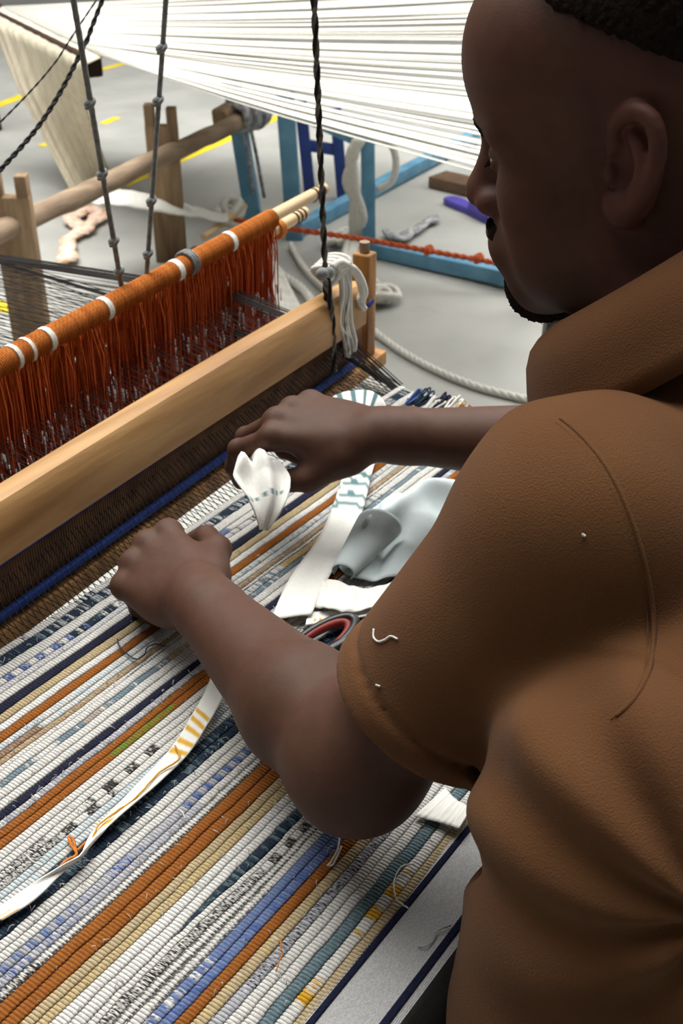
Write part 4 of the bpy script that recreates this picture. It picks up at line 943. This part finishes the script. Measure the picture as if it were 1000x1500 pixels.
# armhole seam: a fine raised welt on the joint of sleeve and body, hem bands at the cuffs
sn = unit(SL-shl-V3(.05, 0, .02)*0+dL*.35+V3(-.25, 0, 0)); sc_ = SL+V3(.012, -.006, 0)-dL*.012
def seam(x, y, z):
    d = (x-sc_[0])*sn[0]+(y-sc_[1])*sn[1]+(z-sc_[2])*sn[2]; r = np.sqrt((x-sc_[0])**2+(y-sc_[1])**2+(z-sc_[2])**2)
    return (.0024*np.exp(-(d/.0045)**2)-.0026*np.exp(-((d+.007)/.003)**2)-.0012*np.exp(-((d-.012)/.0025)**2))*(r < .13)
def hems(c, d):
    def fn(x, y, z):
        t = (x-c[0])*d[0]+(y-c[1])*d[1]+(z-c[2])*d[2]; r = np.sqrt((x-c[0])**2+(y-c[1])**2+(z-c[2])**2)
        return (.0010*(t > -.022)-.0030*np.exp(-((t+.0225)/.0028)**2))*(r < .1)
    return c-.1, c+.1, fn
Sf.disp(hems(CL, dL)); Sf.disp(hems(CR, dR))
shirt = Sf.mesh('polo_shirt', 'shirt', man, None, 1)
# collar: a folded band round the neck with two points at the front
def collar():
    n = 60; th = np.linspace(-math.pi*.93, math.pi*.93, n); G = []
    tilt = unit(V3(0, .60, .80)); e1 = V3(1, 0, 0); e2 = unit(np.cross(tilt, e1)); e2 = e2 if e2[1] > 0 else -e2
    c0 = NB+V3(-.004, .028, .010)
    for t in th:                                           # t = 0 at the nape, +-pi at the throat
        fr = abs(t)/math.pi; d = -e2*math.cos(t)+e1*math.sin(t)*1.02
        stand = c0+d*.072+tilt*(.004+.010*(1-fr)); topp = c0+d*.075+tilt*(.036-.014*fr); drop = .052+.026*fr**3
        fold_ = c0+d*.082+tilt*(.037-.014*fr); m = c0+d*(.097+.010*fr)+tilt*(.020-.010*fr); e = c0+d*(.112+.024*fr**2)+tilt*(.036-.014*fr-drop)
        G.append([stand, topp, fold_, m, e])
    G = np.array(G); G2 = np.array([spline(r, 14) for r in G]); return MB().grid(G2, .0030).build('collar', 'shirt', man)
collar()
# dark trousers, shoes and the bench he sits on (mostly out of sight)
Tf = Field((.34, -.22, .02), (.90, .58, .76), .006)
for s in (-1, 1):
    h_, k_, a_ = V3(.60+s*.095, .05, .662), V3(.61+s*.13, .40, .655), V3(.61+s*.13, .38, .10)
    Tf.put(cap(h_, k_, .084, .062), .03); Tf.put(cap(k_, a_, .060, .048), .03); Tf.put(cap(V3(.60, .03, .66), h_, .08), .04)
Tf.mesh('trousers', 'trouser', man, None, 1)
for s in (-1, 1):
    Q = Field((.61+s*.13-.07, .28, -.01), (.61+s*.13+.07, .62, .14), .004)
    Q.put(ecap(V3(.61+s*.13, .36, .045), V3(.61+s*.13, .54, .032), .042, .030, .042, .044, (1, 0, 0)), .02); Q.put(cap(V3(.61+s*.13, .38, .06), V3(.61+s*.13, .38, .11), .045), .03)
    Q.put((V3(0, 0, -.1), V3(2, 1, .003), lambda x, y, z: z-.002+0*x+0*y), .002, 'sub'); Q.mesh('shoe', 'shoe', man)
t = thing('bench', 'wooden bench under the weaver', 'bench', (.60, -.04, 0))
MB().box((.60, -.04, .565), (.9, .30, .035), bev=.004).build('seat', 'darkwood', t, smooth=False)
for x in (.21, .99):
    for y in (-.17, .05): MB().bar((x, y, 0), (x, y, .55), .05, .05, (1, 0, 0)).build('leg', 'darkwood', t, smooth=False)
# snippet of white thread caught on the sleeve

# ================================================================ CLOTH STRIPS, SCISSORS AND THREADS LYING ON THE RUG
ZC = ZR+.0046
tealc, whitec, yelc, palec = (np.array(srgb(*c)) for c in ((84, 112, 116), (226, 225, 219), (206, 160, 56), (196, 207, 208)))
def strip(name, pairs, zs, label, colf=None, m=9, n=60, wav=.0015, seed=1, thick=.0011, mt=None, group=None, parent=None):
    o = ribbon(pairs, 0, n, m, thick, name=name, mt=mt or ('print' if colf else 'cotton'), colf=colf, wav=wav, seed=seed, zs=zs, parent=parent)
    if label: tag(o, label, 'cloth strip', group)
    return o
def teal(u, v):
    for a, b in ((.05, .075), (.11, .135), (.17, .195), (.23, .25), (.285, .305)):
        if a < u < b: return tealc
    for a in (.655, .675, .70, .72):
        if a < u+.012*math.sin(v*3) < a+.010: return tealc*1.15
    if .575 < u < .595 and int(v*9) % 2 == 0 and .1 < v < .9: return tealc
    return whitec
# the long teal-marked strip: loops up behind the forearm, then runs down over the rug and folds back to the right
strip('teal_marked_strip', [((474, 600), (486, 632)), ((486, 583), (497, 612)), ((515, 573), (520, 601)), ((545, 574), (538, 602)), ((564, 592), (546, 612)), ((566, 622), (532, 632)), ((558, 655), (516, 655)), ((546, 688), (505, 688)),
      ((531, 748), (486, 745)), ((510, 794), (466, 788)), ((476, 856), (424, 848)), ((456, 900), (396, 908))],
      [.90, .905, .905, .90, .885, .868, ZC+.004, ZC+.003, ZC+.006, ZC+.008, ZC+.009, ZC+.008], 'long white cotton strip with teal marks running from the forearm down the rug', teal, n=120, wav=.0012)
strip('folded_white_strip', [((452, 897), (447, 916)), ((480, 896), (476, 913)), ((507, 893), (503, 909)), ((557, 888), (555, 899)), ((640, 868), (640, 880))], [ZC+.004, ZC+.003, ZC+.002, ZC+.003, ZC+.002],
      'narrow folded white strip with yellow dashes beside the scissor handle', lambda u, v: yelc if (.10 < u < .135 or .16 < u < .19) and .25 < v < .8 and int(v*12) % 2 else whitec, wav=.001, seed=3)
strip('wide_white_strip', [((466, 852), (456, 888)), ((490, 853), (484, 895)), ((535, 863), (520, 897)), ((587, 852), (575, 884)), ((680, 836), (668, 868))], [ZC+.006, ZC+.010, ZC+.007, ZC+.009, ZC+.006], 'wide white cotton strip lying below the pale blue cloth', None, wav=.004, seed=5)
strip('white_strip_end', [((652, 1155), (606, 1196)), ((668, 1172), (640, 1204)), ((690, 1185), (672, 1214))], [ZC+.001, ZC+.003, ZC+.006], 'white strip end between the elbow and the shirt front', None, wav=.001, seed=6)
# pale blue crumpled cloth
top = spline([pz(*p, ZC) for p in ((516, 792), (535, 758), (562, 738), (600, 728), (650, 722), (720, 712))], 70)
bot = spline([pz(*p, ZC) for p in ((493, 838), (512, 857), (545, 856), (580, 850), (640, 842), (720, 832))], 70)
G = np.zeros((70, 44, 3))
for i in range(70):
    u = i/69
    for j in range(44):
        v = j/43; p = top[i]*(1-v)+bot[i]*v; e = min(v, 1-v, u*1.5, 1)
        z = .018*abs(math.sin(u*9+v*2.2+.5))**1.5+.026*math.exp(-((v-.30-.25*math.sin(u*5))/.16)**2)*math.sin(min(u*3.4, 1.57))+.010*math.sin(v*8-u*13)*e
        G[i, j] = p+V3(.006*math.sin(v*7+u*5), .008*math.sin(u*11+v*4)*e, .002+max(z, 0)*(.25+.75*min(1, e*5)))
cl = MB().grid(G, .001).build('pale_blue_cloth', 'pale'); tag(cl, 'crumpled pale blue cotton cloth lying on the rug beside the sleeve', 'cloth')
G = []                                                    # its turned corner curls up at the left
for i in range(24):
    a = i/23; c0 = pz(502, 838, ZC+.013)*(1-a)+pz(556, 768, ZC+.028)*a; r = .011+.012*a
    G.append([c0+V3(-.3*r*math.cos(t), r*math.cos(t), r*math.sin(t)*.8) for t in np.linspace(-.6, 4.0, 16)])
MB().grid(np.array(G), .001).build('curled_fold', 'pale', cl)
strip('frayed_selvage', [((505, 806), (514, 812)), ((522, 778), (532, 784)), ((556, 746), (565, 755)), ((610, 724), (618, 735)), ((700, 700), (700, 712))], [ZC+.012, ZC+.018, ZC+.020, ZC+.018, ZC+.01], None, None, wav=.002, seed=9, mt='pale', parent=cl)
# the strip held in the right hand, bunched between finger and thumb
pin = (tipsR[0][-1]+thR[-1])/2
def world_strip(name, A, Bq, label, colf, n=60, m=15, fold=.006, parent=None, mt='print'):
    A = spline(A, n); Bq = spline(Bq, n); G = np.zeros((n, m, 3)); nr = np.cross(np.gradient(A, axis=0), Bq-A); nr /= np.linalg.norm(nr, axis=1)[:, None]+1e-9
    for j in range(m):
        w = j/(m-1); G[:, j] = A*(1-w)+Bq*w+nr*(fold*np.sin(w*11+np.linspace(0, 3.2, n))*np.sin(np.linspace(.5, 2.9, n)))[:, None]
    col = np.array([[colf(i/(n-1), j/(m-1)) for j in range(m)] for i in range(n)]) if colf else None
    o = MB().grid(G, .0011, col).build(name, mt if colf else 'cotton', parent); return tag(o, label, 'cloth strip')
world_strip('held_strip', [pin+V3(-.004, -.004, .012), at(352, 672, 1.10), at(340, 702, 1.08), at(358, 730, 1.07), at(372, 752, 1.07), at(381, 776, 1.075)],
   [pin+V3(.006, .004, .012), at(398, 664, 1.11), at(421, 688, 1.10), at(424, 712, 1.09), at(413, 742, 1.08), at(391, 777, 1.08)], 'bunched white strip end hanging from the fingers of the far hand',
   lambda u, v: tealc*1.3 if .60 < u < .66 and int(v*15) % 2 == 0 else whitec*(1 if u < .66 else .93), fold=.008)
# thin strip with gold stripes across the lower left of the rug
def gold(u, v):
    for a in (.145, .175, .205, .24, .27): 
        if a < u < a+.016 and .08 < v < .93: return yelc
    if .52 < u < .55 and .3 < v < .8: return yelc
    if (.68 < u < .70 or .72 < u < .735) and v > .5: return yelc
    if u > .94 and int(v*14) % 3 == 0: return yelc
    return whitec
strip('gold_striped_strip', [((312, 985), (336, 992)), ((298, 1018), (322, 1030)), ((280, 1050), (300, 1068)), ((250, 1097), (276, 1104)), ((200, 1150), (238, 1142)), ((160, 1192), (203, 1172)), ((133, 1222), (172, 1198)), ((118, 1252), (132, 1240)), ((95, 1266), (124, 1252)), ((50, 1293), (88, 1283)), ((0, 1328), (46, 1322)), ((-40, 1352), (4, 1348))],
      [ZC+.003, ZC+.004, ZC+.004, ZC+.004, ZC+.004, (ZC+.002, ZC+.007), (ZC+.002, ZC+.009), (ZC+.012, ZC+.001), (ZC+.010, ZC+.001), (ZC+.006, ZC+.003), ZC+.004, ZC+.003], 'narrow white strip with gold stripes lying across the lower left of the rug', gold, n=140, m=13, wav=.001, seed=12)
def thread(px, label, m, r=.0006, z=ZC, name='loose_thread', wob=.0012, seed=0):
    P = spline([pz(x, y, z+.0015*(k % 2)) for k, (x, y) in enumerate(px)], 8*len(px)); P[:, 2] += np.abs(snoise(np.linspace(0, 1, len(P)), seed, wob, 3))
    o = MB().tube(P, r, 5).build(name, m); return tag(o, label, 'thread')
thread([(256, 1092), (262, 1112), (232, 1133), (200, 1168), (172, 1188), (146, 1208), (134, 1232)], 'gold thread trailing along the gold striped strip', 'goldthread', .0008, ZC+.006)
thread([(78, 1283), (96, 1262), (112, 1252), (104, 1238), (101, 1226), (108, 1232), (112, 1246), (126, 1234)], 'rust coloured yarn end with a small loop beside the gold striped strip', 'orange', .0012)
thread([(172, 936), (174, 946), (186, 958), (200, 966), (212, 958), (216, 948), (228, 944), (242, 947)], 'dark blue wavy thread lying on the brown and pale blue stripes', 'navythread', .0007)
thread([(497, 1228), (494, 1245), (484, 1264), (480, 1268), (488, 1266), (500, 1240)], 'white thread loop below the elbow on the rust stripe', 'yarn', .0008)
thread([(606, 1266), (588, 1270), (577, 1290), (578, 1310), (584, 1322), (598, 1331)], 'pale thread curving over the gold blocks near the header', 'yarn', .0006)
thread([(412, 1374), (411, 1390), (414, 1398), (409, 1408), (404, 1424)], 'thin brown thread on the grey stripe at the bottom', 'orange', .0005)
thread([(660, 1356), (640, 1364), (634, 1378), (622, 1387), (612, 1388)], 'grey thread on the header cloth beside the shirt', 'scrap', .0006, ZC-.003)
thread([(262, 1186), (268, 1192), (271, 1200)], 'short white thread end on the wide rust stripe', 'yarn', .0006)
thread([(38, 1252), (48, 1262), (62, 1268)], 'short white thread on the dark tweed stripe at left', 'yarn', .0005)
# tailor's scissors, handles towards the left, blades under the sleeve
zS = ZC+.008; s0, s1 = pz(424, 985, zS), pz(560, 900, zS); sxv = unit(s1-s0); syv = unit(np.cross([0, 0, 1], sxv))
t = thing('scissors', 'black handled scissors with red lined finger loops lying on the rug', 'scissors', pz(500, 950, ZC))
def loop(c, la, lb, tilt, nm):
    th = np.linspace(0, 2*math.pi, 49)[:-1]; e = sxv*math.cos(tilt)+syv*math.sin(tilt); f = np.cross([0, 0, 1], e)
    for part, k, rr, m in (('handle_loop', 1.0, .0046, 'black'), ('loop_lining', .80, .0034, 'red')):
        P = np.array([c+e*la*(k+.02)*math.cos(a)*(1+.08*math.cos(a))+f*lb*k*math.sin(a) for a in th]); n_ = len(P)
        R = rr*(1+.15*np.cos(th)); T = np.roll(P, -1, 0)-np.roll(P, 1, 0); T /= np.linalg.norm(T, axis=1)[:, None]; N_ = np.cross(T, [0, 0, 1.]); kk = 10
        a = np.arange(kk)*2*math.pi/kk
        v = P[:, None]+R[:, None, None]*(np.cos(a)[None, :, None]*N_[:, None]+np.sin(a)[None, :, None]*V3(0, 0, 1.35)[None, None])
        fc = [(i*kk+j, i*kk+(j+1) % kk, ((i+1) % n_)*kk+(j+1) % kk, ((i+1) % n_)*kk+j) for i in range(n_) for j in range(kk)]
        MB().add(v, fc).build(part, m, t)
cA, cB = pz(470, 940, zS), pz(536, 976, zS)
loop(cA, .040, .0165, .06, 'a'); loop(cB, .036, .0165, .0, 'b')
piv = pz(640, 868, zS)
MB().tube(spline([cA-syv*.015-sxv*.020, cA-syv*.017+sxv*.020, cA*.5+piv*.5-syv*.008, piv], 20), np.linspace(.0062, .0075, 20), 10).build('shank', 'black', t)
MB().tube(spline([cB+syv*.010+sxv*.028, cB*.4+piv*.6+syv*.004, piv], 20), np.linspace(.0058, .0075, 20), 10).build('shank', 'black', t)
MB().tube([piv+V3(0, 0, -.006), piv+V3(0, 0, .0085)], .005, 14).build('pivot_screw', 'steel', t, sharp=40)
for k, dz in ((-1, .001), (1, -.003)):
    d = unit(sxv+syv*.05*k); n_ = syv*k
    MB().add([piv+n_*.004+V3(0, 0, dz), piv-n_*.010+V3(0, 0, dz), piv+d*.11+V3(0, 0, dz), piv+n_*.004+V3(0, 0, dz+.0022), piv-n_*.008+V3(0, 0, dz+.0022), piv+d*.11+V3(0, 0, dz+.001)],
       [(0, 1, 2), (3, 5, 4), (0, 3, 4, 1), (1, 4, 5, 2), (2, 5, 3, 0)]).build('blade', 'steel', t, smooth=False)
# a snippet of white thread caught on the sleeve, and lint
from mathutils.bvhtree import BVHTree
bv = BVHTree.FromPolygons([tuple(np.array(v.co)+BASE['person']) for v in shirt.data.vertices], [tuple(p.vertices) for p in shirt.data.polygons])
def on_shirt(x, y, lift=.001):
    d = Vector(ray(x, y)).normalized(); h = bv.ray_cast(Vector((0, 0, H)), d, 3)
    return np.array(h[0]+h[1]*lift if h[1].dot(d) < 0 else h[0]-h[1]*lift) if h[0] else None
def lint(px, r, label, nm='thread_snippet'):
    P = [on_shirt(*p) for p in px]; P = [p for p in P if p is not None]
    if len(P) > 1: tag(MB().tube(spline(P, 30), r, 5).build(nm, 'yarn'), label, 'thread')
lint([(549, 922), (549, 934), (556, 940), (566, 937), (574, 932), (584, 936)], .0007, 'white snippet of thread caught on the brown sleeve')
lint([(910, 562), (914, 566)], .0008, 'tiny white lint speck on the shoulder of the shirt', 'lint_speck')
lint([(852, 782), (857, 785)], .0008, 'tiny white lint speck in the middle of the sleeve', 'lint_speck')
lint([(552, 1003), (558, 1005)], .0007, 'tiny white lint speck near the sleeve hem', 'lint_speck')

# seams of the shirt: raised welts that follow its surface
def seam(px, r, lift, nm):
    P = [on_shirt(x, y, lift) for x, y in px]; P = [q for q in P if q is not None]
    if len(P) > 3:
        b = np.array(spline(P, 90)); k = np.ones(9)/9
        c = np.stack([np.convolve(np.pad(b[:, i], 4, mode='edge'), k, 'valid') for i in range(3)], 1); MB().tube(c, r, 6, rz=.5).build(nm, 'shirt', man)
sm_ = spline([(818, 610, 0), (846, 632, 0), (886, 678, 0), (916, 736, 0), (938, 800, 0), (952, 860, 0), (958, 920, 0), (954, 972, 0), (944, 1000, 0), (926, 1030, 0), (900, 1052, 0)], 40)[:, :2]
seam(sm_, .0017, .0001, 'armhole_seam'); seam(sm_+[-9, 5], .0005, .0001, 'stitch_line')
